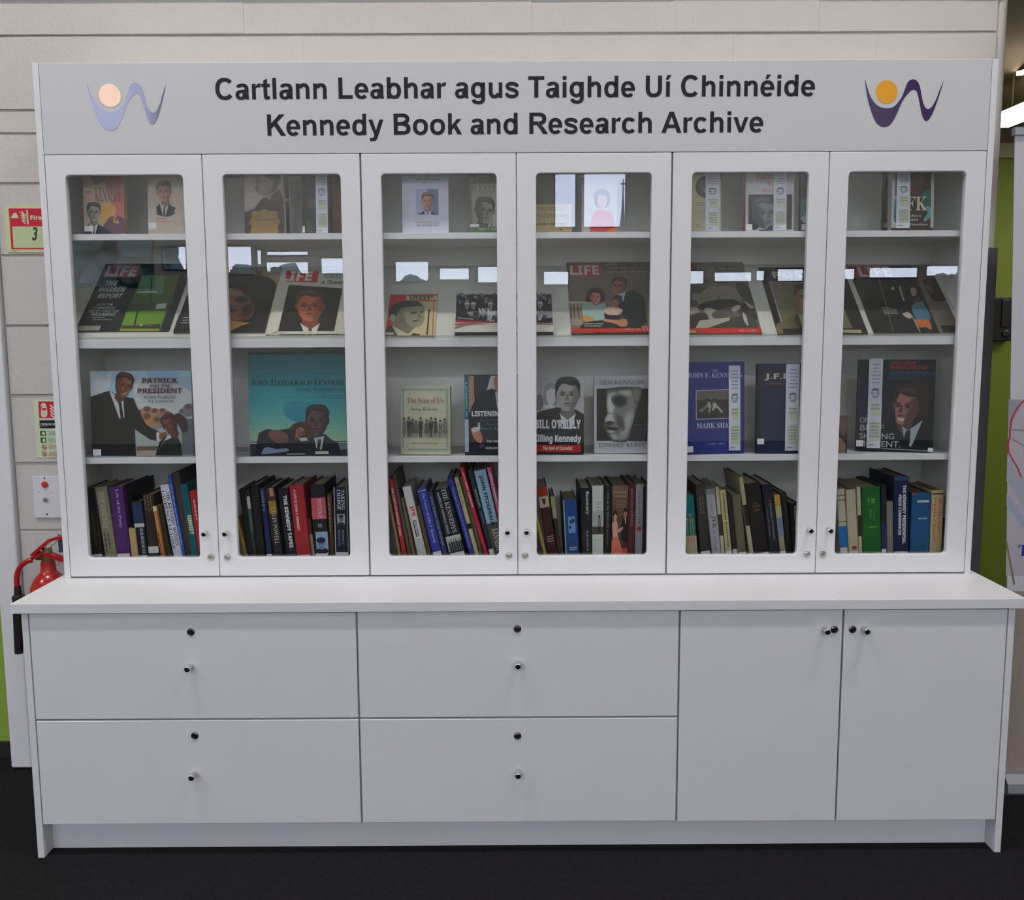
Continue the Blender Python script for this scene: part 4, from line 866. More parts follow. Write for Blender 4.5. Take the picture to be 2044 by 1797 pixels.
p.fill('7d7673'); p.soft([(410, 180), (430, 120), (520, 110), (585, 150), (580, 250), (545, 300), (470, 315), (430, 295), (402, 255), (405, 225)], '4a3c38', '746662', 4, .6); p.blob([(385, 120), (395, 60), (440, 20), (600, 20), (618, 140), (606, 230), (575, 285), (560, 250), (556, 190), (520, 170), (470, 135), (420, 130)], '241d1b'); p.soft([(540, 190), (562, 180), (566, 215), (548, 230)], '746662', '8a7872', 2, .6); p.poly([(398, 250), (430, 245), (428, 258), (400, 262)], '2c211f'); p.poly([(420, 190), (462, 180), (462, 190), (424, 198)], '2c211f')
p.poly([(305, 470), (400, 430), (470, 340), (520, 330), (620, 260), (650, 330), (665, 660), (305, 660)], '301d1f'); p.poly([(515, 345), (555, 310), (530, 355)], '9a9590'); p.blob([(420, 320), (470, 310), (440, 350), (420, 380), (395, 420), (345, 435), (350, 415), (390, 395)], '8a8078'); p.blob([(310, 320), (350, 290), (400, 300), (420, 340), (400, 390), (330, 450), (310, 440)], '87807c')
p.blob([(380, 460), (450, 455), (485, 435), (520, 455), (600, 460), (605, 520), (630, 550), (605, 590), (595, 660), (375, 660), (372, 590), (345, 560), (370, 520)], '7a6230'); p.marks(395, 555, 590, 490, 2, '5c4826', .6, 4); c.done()
c = Cover('book', 'book', 'A2', (600, 652), (732, 652), 40, 'dark book with pale edges standing behind the gold badge cover', GT, Z1, .13, gain=g1, back='a09c92', lean=1); p = c.p
p.fill('1d1d1e'); p.rect(716, 652, 732, 40, '8f8c84'); p.rect(600, 365, 730, 345, '8a8880'); c.done()
c = Cover('book', 'book', 'A2', (828, 650), (1075, 650), 40, 'near black cover with a faint face and a paper slip, second door top shelf', GT, Z1, .06, gain=g1, back='151515'); p = c.p
p.fill('1a1c1b'); p.blob([(860, 330), (950, 310), (960, 620), (880, 600), (850, 450)], '262725'); p.blob([(880, 360), (950, 340), (950, 420), (890, 430)], '3a3a36'); p.blob([(860, 560), (900, 540), (920, 640), (870, 640)], '3c3b38'); c.sticker(828, 650, 849, 592).done()
paper_strip(c, (950, 652), (1055, 652), 60, 'paper slip over the near black cover, top shelf, second door', 11)
c = Cover('book', 'book', 'A2', (1078, 655), (1240, 655), 40, 'tan brown book cut off by the frame of the second door, top shelf', GT, Z1, .10, thick=.03, gain=g1, back='5c3f22', lean=1); c.p.fill('5c3f22'); c.p.rect(1078, 655, 1102, 40, '1d1b1a'); c.done()
c = Cover('booklet', 'booklet', 'A3', (285, 650), (700, 650), 90, 'white paper booklet with a small colour portrait in its middle, top shelf', None, Z1, .05, thick=.003, gain=g1, back='a5a6b6', lean=3); p = c.p
p.marks(385, 187, 642, 165, 1, '7c8078', .7, 5); p.marks(450, 212, 555, 195, 1, '84887f', .6, 6); p.rect(408, 487, 608, 258, '8e8aa8'); p.rect(505, 487, 608, 262, '56647c'); p.rect(408, 390, 470, 385, '7a7898')
P2 = Print(c.root, c.O+c.U*p.box(408, 487, 608, 258)[0]+c.V*p.box(408, 487, 608, 258)[1], c.U, c.V, c.N, *(lambda b: (b[2]-b[0], b[3]-b[1]))(p.box(408, 487, 608, 258)), view='A3', gain=g1); P2.k = 8
P2.bust(512, 368, 70, 'a06c60', '4a3f38', '262c40', 'a8a8b4', '24202c', turn=-.35); P2.done('portrait_print'); p.marks(402, 600, 616, 555, 3, '7c8078', .45, 8); p.ell(510, 140, 8, 12, '84887f'); c.done()
c = Cover('book', 'book', 'A3', (890, 650), (1235, 650), 40, 'green framed cover with a dark profile portrait, top shelf, third door', GT, Z1, .06, gain=g1, back='3c4a30'); p = c.p
p.fill('4a5a3a'); p.rect(890, 150, 1240, 40, '1c201c'); p.rect(915, 265, 1240, 165, '35402e')
for i, ch in enumerate('KENNEDY'): p.rect(922+i*42, 264, 960+i*42, 214, '8f8c74'); p.text(ch, 930+i*42, 256, 953+i*42, 222, '22241e', 'bB')
p.rect(912, 610, 1240, 268, '75756c'); p.poly([(1085, 300), (1240, 280), (1240, 600), (1100, 600)], '8c8d84'); p.bust(1020, 455, 112, '66665e', '22211e', '1a1b1b', '97978f', '22231f', shade='2f2f2b', turn=.55, rot=.12)
p.rect(890, 650, 1240, 600, '33502a'); p.text('Larry J. Sabato', 968, 632, 1170, 605, '9aa48c', 's'); c.sticker(890, 630, 971, 575).done()
c = Cover('book', 'book', 'A4', (150, 645), (500, 645), 40, 'tan and dark brown cover with large pale brown capitals, fourth door', GT, Z1, .06, gain=g1, back='2a241e'); p = c.p
p.fill('231f1c'); p.blob([(180, 200), (300, 150), (380, 260), (300, 380), (180, 380)], '332d29'); p.rect(150, 645, 500, 392, '8f7f50'); p.rect(150, 396, 500, 386, '4a241c'); p.text('PROFILES', 190, 455, 440, 418, '6a5c3c', 'bB').text('IN', 195, 515, 232, 482, '6a5c3c', 'bB').text('COURAGE', 245, 518, 465, 480, '6a5c3c', 'bB').text('JOHN F. KENNEDY', 185, 588, 460, 563, '3a3020', 'bB'); p.marks(380, 635, 468, 616, 1, '5a4c30', .8, 2); c.done()
c = Cover('book', 'book', 'A4', (590, 645), (905, 645), 150, 'pale cover with a dark haired woman in a red dress, fourth door', GT, Z1, .06, gain=g1, back='8f6a48'); p = c.p
p.fill('9a938c'); p.blob([(700, 330), (720, 270), (775, 255), (830, 280), (845, 350), (820, 420), (720, 420)], '2a201e'); p.blob([(735, 330), (775, 305), (815, 335), (810, 395), (775, 425), (740, 400)], 'a5806e'); p.poly([(755, 410), (795, 410), (805, 470), (745, 470)], '9a7464'); p.blob([(700, 470), (775, 450), (850, 470), (880, 560), (875, 660), (680, 660), (675, 560)], '9e2027'); p.poly([(680, 640), (760, 645), (700, 660)], 'b89478'); p.blob([(820, 630), (890, 600), (905, 650), (830, 655)], 'b0602c'); c.done()
c = Cover('book', 'book', 'A5', (110, 630), (445, 630), 40, 'cream cover with a round dark photograph and a paper slip, fifth door', GT, Z1, .06, Yr=.07, thick=.03, gain=g1, back='9c9478'); p = c.p
p.fill('9c937c'); p.ell(315, 240, 100, 100, '2c2b2b'); p.ell(300, 220, 60, 60, '46423c'); p.ell(330, 270, 40, 30, '70685c'); p.marks(200, 420, 430, 378, 2, '7c745c', .45, 15); p.marks(200, 540, 440, 450, 5, '857c64', .3, 9); p.marks(205, 605, 300, 575, 2, '4c4638', .25, 12); p.ell(448, 145, 18, 40, 'a22a26'); c.done()
paper_strip(c, (308, 632), (432, 632), 60, 'paper slip over the round photograph cover, top shelf, fifth door', 12)
c = Cover('book', 'book', 'A5', (665, 625), (1098, 625), 40, 'white cover with red lettering above a black and white face', GT, Z1, .06, thick=.024, gain=g1, back='a8a6a8', spine='7a1a1e'); p = c.p
p.fill('a4a2a6'); p.text('Kennedy', 765, 190, 1060, 108, 'a8484c', 's').text('Type', 862, 245, 990, 188, 'a8484c', 's'); p.marks(790, 296, 1050, 256, 2, 'a8787a', .5, 5); p.rect(690, 622, 1080, 308, '1c1e22'); p.bust(832, 480, 138, '74777a', '3a3b3d', '17181c', '8c8e90', '202226', shade='3c3f42', turn=.6, rot=-.08, body=False); p.poly([(690, 625), (740, 590), (800, 600), (850, 615), (900, 580), (915, 625)], '1a1b1f'); p.poly([(755, 625), (790, 600), (845, 622)], '8c8e90'); c.sticker(665, 628, 723, 575).done()
paper_strip(c, (915, 627), (1032, 627), 60, 'paper slip over the red lettered white cover, top shelf, fifth door', 13)
c = Cover('book', 'book', 'A5', (1160, 625), (1440, 625), 40, 'navy and teal cover cut off by the fifth door frame, top shelf', GT, Z1, .07, gain=g1, back='1c2430'); p = c.p
p.fill('20242c'); p.blob([(1165, 370), (1240, 330), (1300, 400), (1260, 460), (1170, 450)], '12604e'); p.rect(1160, 545, 1440, 450, '3f5868'); p.poly([(1160, 520), (1230, 470), (1250, 520), (1190, 570)], '9aa4ac'); c.sticker(1165, 627, 1215, 575).done()
c = Cover('book', 'book', 'A6', (556, 605), (650, 605), 40, 'black book with a pale foot standing behind the slip covered book', GT, Z1, .14, gain=g1, back='15161a', lean=1); p = c.p; p.fill('15161c'); p.marks(575, 360, 630, 250, 3, '32343a', .4, 3); p.rect(556, 605, 650, 562, '7f807c'); c.done()
c = Cover('book', 'book', 'A6', (625, 605), (1003, 605), 40, 'dark red and teal cover with large cream letters, far right door', GT, Z1, .06, thick=.03, gain=g1, back='a09d94'); p = c.p
p.fill('2a1f1e'); p.rect(625, 605, 690, 40, '9a9ca0'); p.rect(660, 320, 690, 40, '1a1d24'); p.blob([(655, 370), (690, 330), (695, 540), (650, 540)], '3c5a66'); p.blob([(800, 60), (930, 90), (900, 260), (800, 290)], '4a2020'); p.blob([(900, 300), (980, 270), (985, 420), (920, 400)], '135244'); p.blob([(930, 420), (975, 420), (985, 490), (930, 550), (915, 530), (950, 470)], '4f7f84'); p.rect(975, 605, 1003, 40, '9b9a92')
p.text('JFK', 690, 468, 945, 328, 'b0a88c', 's').text('Reckless', 700, 508, 890, 486, 'a8a08c', 's').text('Youth', 745, 545, 862, 520, 'a8a08c', 's').text('Nigel Hamilton', 690, 590, 948, 566, 'b0aa9c', 's'); c.done()
paper_strip(c, (668, 607), (790, 607), 50, 'paper slip over the dark red and teal cover, far right door', 14)

# ------------------------------------------------------------------ third shelf: front covers
G3 = 'books facing out on the third shelf'; g3 = 1.3
c = Cover('book', 'book', 'B1', (213, 897), (1000, 887), 236, 'wide picture book with a tall man and a boy in suits', G3, Z3, .045, Yr=.06, thick=.012, gain=g3, back='8fa0ac'); p = c.p
p.fill('8aa2b0'); p.blob([(180, 230), (300, 280), (360, 240), (330, 400), (190, 440)], 'a3aab0'); p.blob([(540, 330), (640, 300), (900, 350), (1010, 460), (900, 560), (600, 540), (540, 430)], 'a8acae'); p.blob([(640, 240), (800, 235), (900, 260), (800, 300), (680, 290)], '7595ae')
for i, (x, y, r, q) in enumerate([(590, 580, 45, '8a6a58'), (640, 560, 50, '947060'), (700, 570, 45, '8d6a56'), (760, 565, 40, '8a6c60'), (800, 590, 40, '7c645c'), (640, 620, 60, 'a06a40'), (720, 640, 50, '7f6e5c'), (920, 570, 40, '7a6a68'), (965, 540, 50, '5f6468')]): p.ell(x, y, r, r, q); p.ell(x-2, y-r*.5, r*.5, r*.4, '5a4238')
p.rect(560, 830, 1005, 715, '8a9290'); p.rect(560, 860, 780, 825, '5c4a40'); p.rect(560, 900, 1000, 858, '8c7c72'); p.rect(915, 890, 1000, 610, '4f5a60')
p.poly([(195, 440), (345, 390), (400, 420), (480, 440), (535, 450), (580, 560), (640, 660), (745, 715), (725, 785), (660, 770), (545, 690), (555, 900), (205, 900)], '191716'); p.poly([(345, 390), (420, 445), (455, 450), (465, 600), (425, 610)], 'a5a6a8'); p.poly([(415, 455), (435, 455), (465, 640), (440, 650)], '14161c'); p.bust(455, 350, 92, '74452f', '2c1815', shade='4c2a1d', turn=.75, rot=.28, body=False); p.poly([(448, 415), (486, 402), (478, 416), (455, 422)], '9c8c80')
p.blob([(715, 720), (740, 720), (745, 780), (720, 785)], 'aaa8a4'); p.blob([(740, 730), (790, 715), (800, 760), (745, 770)], '70452f')
p.poly([(708, 895), (740, 790), (800, 740), (870, 735), (905, 800), (915, 895)], '15201c'); p.poly([(735, 850), (800, 740), (870, 725), (850, 750), (780, 780)], 'a5a6a8'); p.poly([(745, 800), (780, 745), (790, 750), (725, 860)], '14161c'); p.bust(822, 655, 78, '6b3a2e', '35181a', shade='45231d', turn=-.8, rot=-.42, body=False); p.blob([(850, 592), (895, 568), (950, 620), (952, 690), (918, 715), (893, 665)], '35181a')
p.text('PATRICK', 606, 333, 880, 292, '4d2434', 'bB').text('AND THE', 658, 365, 820, 343, '3f4654', 'bB').text('PRESIDENT', 570, 412, 917, 372, '4d2434', 'bB').text('RYAN TUBRIDY', 620, 456, 872, 432, '5c6a78', 'b').text('P.J. LYNCH', 655, 486, 845, 464, '5c6a78', 'b'); c.sticker(220, 897, 283, 848).done()
c = Cover('book', 'book', 'B2', (270, 887), (1100, 887), 88, 'large teal cover with a man embracing a child', G3, Z3, .05, thick=.02, gain=g3, back='174c52', lean=3); p = c.p
p.grad(.55, 1, '217884', '144a52', 8); p.grad(.13, .55, '7f9c80', '217884', 10); p.frac(0, 0, 1, .14, '232c34'); p.rect(255, 110, 1110, 85, '10282c')
p.blob([(540, 500), (700, 470), (900, 560), (700, 640), (560, 600)], '1f6c80'); p.rect(270, 805, 1100, 797, '9aa4a0'); p.rect(960, 850, 1100, 806, '55676c')
p.bust(795, 630, 118, '4c3238', '19181f', shade='2c1e26', turn=-.15, body=False, eyes='1a1216')
p.poly([(310, 870), (340, 720), (400, 690), (480, 700), (600, 680), (760, 740), (860, 730), (900, 770), (960, 800), (980, 890), (310, 890)], '151821'); p.blob([(585, 690), (620, 645), (700, 636), (765, 690), (755, 765), (720, 770), (690, 700)], '3a201a'); p.bust(665, 712, 50, '83543f', '3a201a', shade='5c3628', turn=-.2, rot=.55, body=False, cap=False)
p.blob([(415, 720), (450, 698), (520, 705), (570, 750), (560, 790), (500, 800), (430, 760)], '5d3c34')
for a in ((470, 770, 540, 795), (480, 750, 565, 775)): p.poly([(a[0], a[1]), (a[2], a[3]), (a[2]-4, a[3]+5), (a[0]-4, a[1]+6)], '452a26')
p.blob([(365, 870), (400, 830), (480, 845), (560, 840), (570, 860), (480, 875), (380, 885)], '66708a'); p.poly([(770, 760), (850, 745), (830, 850), (790, 840)], '8c9498'); p.poly([(800, 770), (830, 770), (815, 850), (795, 840)], '20242c'); p.poly([(650, 760), (710, 755), (725, 780), (670, 785)], '9a9c98'); p.rect(780, 885, 885, 862, '98988c'); p.rect(560, 888, 700, 880, '8a8a80')
[p.text(t_, xa, 347, xb, yt_, '08161a', 's') for t_, xa, xb, yt_ in (('J', 285, 305, 300), ('OHN', 310, 415, 311), ('F', 437, 461, 300), ('ITZGERALD', 464, 752, 311), ('K', 770, 803, 300), ('ENNEDY', 806, 1012, 311))]; p.text('AS WE REMEMBER HIM', 632, 394, 1030, 370, '123a48', 'n'); p.marks(790, 465, 1050, 408, 3, '17505c', .22, 4); c.done()
c = Cover('book', 'book', 'B3', (235, 880), (620, 884), 355, 'cream cover with a row of ten small standing figures', G3, Z3, Y=.06, Yr=.05, thick=.03, gain=g3, back='8a8874', spine='6c3428'); p = c.p
p.fill('a3a48c')
for a in ((245, 392, 605, 374), (245, 860, 605, 842), (245, 860, 262, 374), (588, 860, 605, 374)): p.rect(*a, '8a9488'); 
for i in range(16): p.rect(248+i*22.4, 389, 258+i*22.4, 377, '6f7f7c'); p.rect(248+i*22.4, 857, 258+i*22.4, 845, '6f7f7c')
for i in range(20): p.rect(248, 394+i*23, 259, 384+i*23, '6f7f7c'); p.rect(591, 394+i*23, 602, 384+i*23, '6f7f7c')
p.text('The Nine of Us', 285, 487, 570, 446, '85523e', 's').text('Growing Up Kennedy', 320, 556, 522, 518, '3a3a34', 'w').text('Jean Kennedy Smith', 318, 810, 525, 790, '85604a', 's')
for i, (x, y, w, cc) in enumerate([(262, 605, 26, '5c5c54'), (300, 600, 34, '1d1d1c'), (330, 615, 26, '3a3a37'), (356, 628, 32, '4a4a46'), (392, 602, 34, '1c1c1c'), (438, 620, 30, '45443f'), (472, 602, 34, '1d1d1c'), (508, 608, 28, '3b3a37'), (546, 622, 28, '4c4b46'), (580, 612, 28, '56554e')]):
    p.ell(x, y+8, 9, 12, '6e6456'); p.ell(x, y+2, 10, 8, '2a2824'); p.poly([(x-w/2, y+26), (x-6, y+20), (x+6, y+20), (x+w/2, y+26), (x+w/2-2, 690), (x-w/2+2, 690)], cc)
    if i in (1, 4, 6, 8): p.rect(x-11, 755, x-2, 688, cc); p.rect(x+2, 755, x+11, 688, cc); p.poly([(x-4, y+20), (x+4, y+20), (x, y+45)], 'a0a094')
    else: p.poly([(x-w/2+1, 688), (x+w/2-1, 688), (x+w/2+4, 722), (x-w/2-4, 722)], cc); p.rect(x-8, 755, x-3, 720, '5a4a40'); p.rect(x+3, 755, x+8, 720, '5a4a40')
c.sticker(240, 870, 292, 830, '9c9d88').done()
c = Cover('book', 'book', 'B3', (735, 868), (1180, 868), 265, 'dark blue cover of a seated man, teal spine strip, third door', G3, Z3, .05, thick=.026, gain=g3, back='14202c', lean=3); p = c.p
p.fill('10151f'); p.rect(735, 868, 765, 265, '12545f'); p.rect(735, 868, 765, 615, '8c98a4'); p.rect(765, 560, 810, 275, '8a6e60'); p.rect(805, 430, 1180, 275, '22262e')
for i in range(6): p.rect(812+i*20, 420, 822+i*20, 275, '2c3038')
p.poly([(935, 275), (1000, 275), (970, 380), (905, 390)], '9a9c9e'); p.poly([(770, 560), (830, 420), (950, 370), (985, 420), (1180, 420), (1180, 868), (765, 868)], '0d1220'); p.blob([(960, 300), (1010, 275), (1040, 330), (1020, 400), (975, 390)], '8a5e50'); p.poly([(970, 400), (1020, 410), (1010, 560), (985, 520)], 'a0a4a8')
p.blob([(785, 690), (815, 672), (850, 700), (870, 760), (860, 800), (820, 780), (795, 740)], '9c6650'); p.poly([(780, 690), (840, 670), (850, 700), (800, 720)], 'a5a6a6'); p.poly([(835, 640), (850, 640), (855, 690), (840, 700)], '9aa0a4'); p.ell(866, 820, 20, 18, '3a3644')
p.tuv('LISTENING IN', (.012*p.w, .9*p.h), (0, -.42*p.h), (.04*p.w, 0), '6a9aa2', 'bB'); p.text('LISTENING IN', 788, 592, 1100, 550, 'b4b8bc', 'bB').text('The Secret White House', 850, 628, 1090, 610, '2c5a78', 's').text('Recordings of', 900, 662, 1060, 642, '2c5a78', 's').text('John F. Kennedy', 858, 702, 1075, 676, '3a6a88', 's').text('TED WIDMER', 905, 795, 1060, 777, 'a4a8ac', 'bB').text('CAROLINE KENNEDY', 895, 847, 1080, 829, 'a4a8ac', 'bB'); c.done()
c = Cover('book', 'book', 'B4', (95, 872), (528, 884), 275, 'black and white portrait cover with a red band at its foot', G3, Z3, Y=.06, Yr=.045, thick=.03, gain=g3, back='7a1a1e'); p = c.p
p.fill('8f8f93'); p.blob([(220, 400), (240, 340), (300, 335), (330, 400), (320, 500), (230, 520)], '77777a'); p.blob([(235, 400), (300, 380), (305, 470), (260, 510)], 'a0a0a2'); p.blob([(150, 450), (190, 420), (215, 470), (200, 530), (150, 545)], '5c5c5e'); p.ell(260, 515, 45, 14, 'a6a6a8')
p.poly([(95, 690), (95, 590), (200, 548), (320, 520), (470, 540), (530, 575), (530, 690)], '151012'); p.bust(403, 425, 126, '84847f', '1b1c1d', '151012', 'b2b2b4', '1a1c2c', turn=-.12, shade='585855'); p.rect(95, 885, 530, 688, '0e1013'); p.rect(230, 728, 420, 690, '101a34')
p.text("BILL O'REILLY", 150, 686, 506, 615, 'b8babc', 'bB').text('Killing Kennedy', 142, 805, 508, 732, 'b8babc', 'bB'); p.rect(95, 868, 506, 812, '8f1a1d'); p.text('The End of Camelot', 206, 853, 440, 822, 'b8a888', 'bB'); c.done()
c = Cover('book', 'book', 'B4', (612, 874), (1032, 874), 275, 'white cover with a huge half shadowed face, fourth door', G3, Z3, .06, thick=.03, gain=g3, back='96979b', spine='83858a'); p = c.p
p.fill('9c9da3'); p.rect(628, 783, 1030, 375, '0f1010')
p.soft([(705, 420), (725, 370), (960, 370), (968, 470), (935, 570), (905, 680), (875, 780), (800, 790), (735, 775), (700, 710), (680, 645), (700, 590), (712, 520)], '2a2a29', '6a6b69', 5, .8)
p.soft([(715, 420), (770, 400), (800, 470), (770, 540), (745, 600), (715, 560), (705, 490)], '6a6b69', 'a2a3a2', 4, .6); p.soft([(850, 560), (905, 520), (925, 580), (895, 680), (860, 760), (800, 780), (800, 720), (830, 640)], '6a6b69', '8d8e8c', 4, .5); p.soft([(800, 390), (900, 385), (900, 430), (830, 440)], '6a6b69', '8a8b88', 3, .5)
p.soft([(740, 440), (800, 415), (870, 440), (870, 500), (810, 530), (755, 500)], '6a6b69', '161717', 5, .5); p.soft([(900, 370), (975, 370), (970, 450), (935, 500), (915, 440)], '3a3a38', '66665f', 3, .6)
p.soft([(700, 590), (735, 560), (765, 590), (770, 640), (715, 650), (690, 630)], '6a6b69', '98999a', 3, .6); p.soft([(690, 640), (730, 625), (765, 635), (740, 660), (700, 660)], '5a5b5a', '1c1c1c', 3, .5); p.soft([(680, 668), (740, 672), (805, 682), (790, 700), (720, 694)], '5a5b5a', '141414', 3, .6); p.soft([(700, 705), (760, 700), (780, 715), (730, 722)], '5a5b5a', '8c8d8b', 3, .5); p.soft([(770, 560), (830, 590), (850, 690), (810, 700), (780, 640)], '6a6b69', '3c3d3b', 4, .5); p.soft([(730, 730), (790, 735), (800, 770), (760, 775)], '6a6b69', '858683', 3, .5)
p.poly([(975, 440), (1030, 378), (1030, 783), (880, 783), (908, 670), (935, 570)], '0d0e0e')
p.marks(925, 760, 1010, 620, 4, '2c2d2d', .3, 7); p.text('TED KENNEDY', 648, 342, 1004, 310, '6c6e70', 's').text('EDWARD KLEIN', 643, 830, 1000, 800, '66686a', 's'); c.done()
c = Cover('book', 'book', 'B5', (150, 872), (610, 850), 166, 'royal blue cover with a framed photo of a couple on grass', G3, Z3, Y=.035, Yr=.06, thick=.02, gain=g3, back='1f2a66'); p = c.p
p.fill('222c6c'); p.text('THE', 358, 242, 402, 226, '8a90b4', 's').text('JOHN F. KENNEDYS', 165, 296, 592, 252, '9aa0be', 's'); p.poly([(230, 388), (532, 376), (535, 605), (232, 618)], 'a0a2a4'); p.poly([(235, 393), (527, 381), (530, 600), (237, 612)], '54534e'); p.poly([(235, 465), (527, 455), (530, 600), (237, 612)], '33322e')
[p.poly(q_, c_) for q_, c_ in (([(255, 545), (335, 488), (345, 500), (268, 560)], '7c7c7a'), ([(268, 552), (300, 505), (318, 512), (280, 560)], '60605e'), ([(315, 490), (342, 478), (352, 520), (330, 530)], '8e8e8c'), ([(340, 500), (352, 505), (338, 562), (326, 560)], '94948f'), ([(358, 492), (385, 484), (398, 520), (368, 528)], '9a9a98'), ([(385, 515), (402, 510), (442, 556), (430, 564)], '9a9a96'), ([(362, 520), (378, 524), (366, 548), (352, 540)], '9e9e9a'))]; p.ell(320, 470, 15, 15, '5c554e'); p.ell(318, 462, 15, 9, '26221f'); p.ell(372, 470, 14, 15, '605850'); p.ell(374, 463, 16, 11, '26221f')
p.text('MARK SHAW', 236, 686, 528, 643, 'a4a8b8', 's').text('A FAMILY ALBUM', 318, 815, 455, 798, '7a82a8', 's'); c.sticker(160, 872, 207, 825).done()
paper_strip(c, (488, 858), (578, 854), 195, 'paper slip on the royal blue cover, third shelf, fifth door', 21)
c = Cover('book', 'book', 'B5', (705, 857), (1040, 857), 180, 'dark navy cover with gold initials in a plastic sleeve', G3, Z3, .05, thick=.024, gain=g3, back='141a2c', lean=3); p = c.p
p.fill('16203a'); p.rect(705, 857, 735, 180, '12172a'); p.blob([(735, 230), (940, 240), (940, 360), (740, 350)], '1e1e34'); p.text('J.F.K.', 765, 312, 990, 256, 'a8a288', 'bB').text('A Hidden Life', 770, 344, 985, 325, '6a4a58', 's'); c.sticker(690, 808, 760, 765).done()
paper_strip(c, (925, 859), (1030, 859), 185, 'paper slip on the dark navy cover, third shelf, fifth door', 22)
c = Cover('book', 'book', 'B6', (120, 880), (275, 874), 585, 'small pink and brown booklet peeking past the fifth door frame', G3, Z3, .06, thick=.004, gain=g3, back='2b2026', lean=4); p = c.p
p.fill('2a2026'); p.blob([(215, 590), (270, 590), (275, 690), (250, 740), (220, 700)], '684a4a'); p.blob([(215, 760), (260, 800), (260, 870), (215, 870)], '7a6450'); c.done()
c = Cover('book', 'book', 'B6', (345, 826), (945, 868), 148, 'black cover with a smiling man in profile and white capitals', G3, Z3, Y=.10, Yr=.045, thick=.03, gain=g3, back='0d0f17'); p = c.p
p.fill('0e111c'); p.blob([(360, 300), (430, 320), (420, 560), (365, 560)], '161c34'); p.poly([(540, 640), (700, 650), (900, 600), (945, 620), (945, 870), (640, 850), (560, 780)], '090b12')
p.blob([(640, 450), (650, 370), (730, 320), (850, 325), (925, 410), (915, 540), (870, 610), (820, 560), (700, 430)], '241a1b'); p.bust(745, 520, 140, '79534c', '281d1d', shade='432c2c', turn=-.85, rot=.12, body=False); p.blob([(668, 602), (720, 606), (715, 628), (685, 626)], 'a08c86')
p.poly([(705, 665), (745, 700), (770, 690), (865, 620), (790, 800), (770, 830), (720, 770)], '7f8a90'); p.poly([(735, 705), (770, 695), (765, 800), (740, 830), (715, 770)], '0d0f14'); p.poly([(545, 838), (945, 858), (945, 868), (540, 845)], '6a6e76')
p.text('WILLIAM', 612, 190, 812, 162, '7c1f28', 'bB').text('MANCHESTER', 612, 222, 912, 194, '7c1f28', 'bB').text('REMEMBERING', 600, 272, 962, 238, '1c3a5a', 'bB').text('KENNEDY', 600, 306, 812, 280, '1a304c', 'bB')
p.text('ONE', 374, 640, 480, 597, '9c9ea2', 'n').text('BRIEF', 378, 700, 562, 656, '9c9ea2', 'n').text('SHINING', 372, 764, 642, 720, '9c9ea2', 'n').text('MOMENT.', 370, 826, 690, 780, '9c9ea2', 'n'); c.sticker(346, 824, 402, 776).sticker(905, 867, 945, 835).done()
paper_strip(c, (428, 838), (535, 842), 142, 'paper slip on the black smiling profile cover, far right door', 23)
# ------------------------------------------------------------------ magazines on the sloping boards
GM = 'magazines on the sloping display boards'; gm = 1.35
def mag(view, bl, br, top, label, thick=.003, back='8f8a7e', cat='magazine'): return Cover('magazine' if cat == 'magazine' else 'booklet', cat, view, bl, br, top, label, GM, thick=thick, back=back, gain=gm, slope=True)
c = mag('A1', (130, 1537), (965, 1552), 918, 'black and green photo magazine with a red title box, far left door', back='15181a'); p = c.p
p.fill('12171a'); p.poly([(735, 1030), (1075, 1030), (890, 1552), (520, 1550)], '35521f'); p.poly([(730, 1040), (940, 1040), (925, 1200), (690, 1190)], '486a52'); p.poly([(660, 1220), (1020, 1200), (1005, 1300), (620, 1290)], '2c4a22'); p.poly([(590, 1360), (955, 1350), (900, 1490), (555, 1480)], '557a20'); p.poly([(525, 1550), (545, 1510), (890, 1510), (880, 1550)], '6a7a24'); p.poly([(560, 1490), (900, 1470), (890, 1510), (550, 1510)], '2b2a1e')
p.poly([(815, 1050), (830, 1050), (815, 1345), (800, 1345)], '1c2a18'); p.poly([(690, 1345), (705, 1345), (670, 1500), (655, 1500)], '1c2a18'); p.poly([(620, 1290), (985, 1280), (975, 1345), (595, 1352)], '2a3a26'); p.poly([(870, 1290), (960, 1285), (945, 1330), (855, 1335)], '8a9a8a'); p.poly([(690, 1180), (870, 1175), (868, 1188), (688, 1192)], '90a08a')
for i, x in enumerate((680, 720, 770, 800, 850)): p.poly([(x, 1470), (x+24, 1470), (x+16, 1492), (x-8, 1492)], ('7a3a34', '8a8478', '3a4a6a', '7c4038', '4a4640')[i])
p.poly([(425, 935), (730, 938), (692, 1055), (380, 1050)], '8c2230'); p.text('LIFE', 395, 1045, 670, 952, 'b0a8a4', 'bB'); p.text('THE', 400, 1130, 510, 1085, '9aa09c', 'bBi').text('WARREN', 340, 1185, 580, 1140, '9aa09c', 'bBi').text('REPORT', 330, 1240, 555, 1198, '9aa09c', 'bBi')
p.text('HOW THE', 330, 1310, 470, 1286, '8a908c', 'b').text('COMMISSION', 285, 1340, 490, 1316, '8a908c', 'b').text('PIECED TOGETHER', 255, 1370, 530, 1346, '8a908c', 'b').text('THE EVIDENCE', 275, 1400, 490, 1376, '8a908c', 'b'); p.marks(270, 1450, 460, 1412, 2, '6a706e', .4, 3); c.sticker(140, 1537, 352, 1492, '77756c').done()
c = mag('A2', (-333, 1552), (482, 1565), 960, 'magazine with a close up of a dark haired woman, split by a door frame', back='9a8f76'); p = c.p
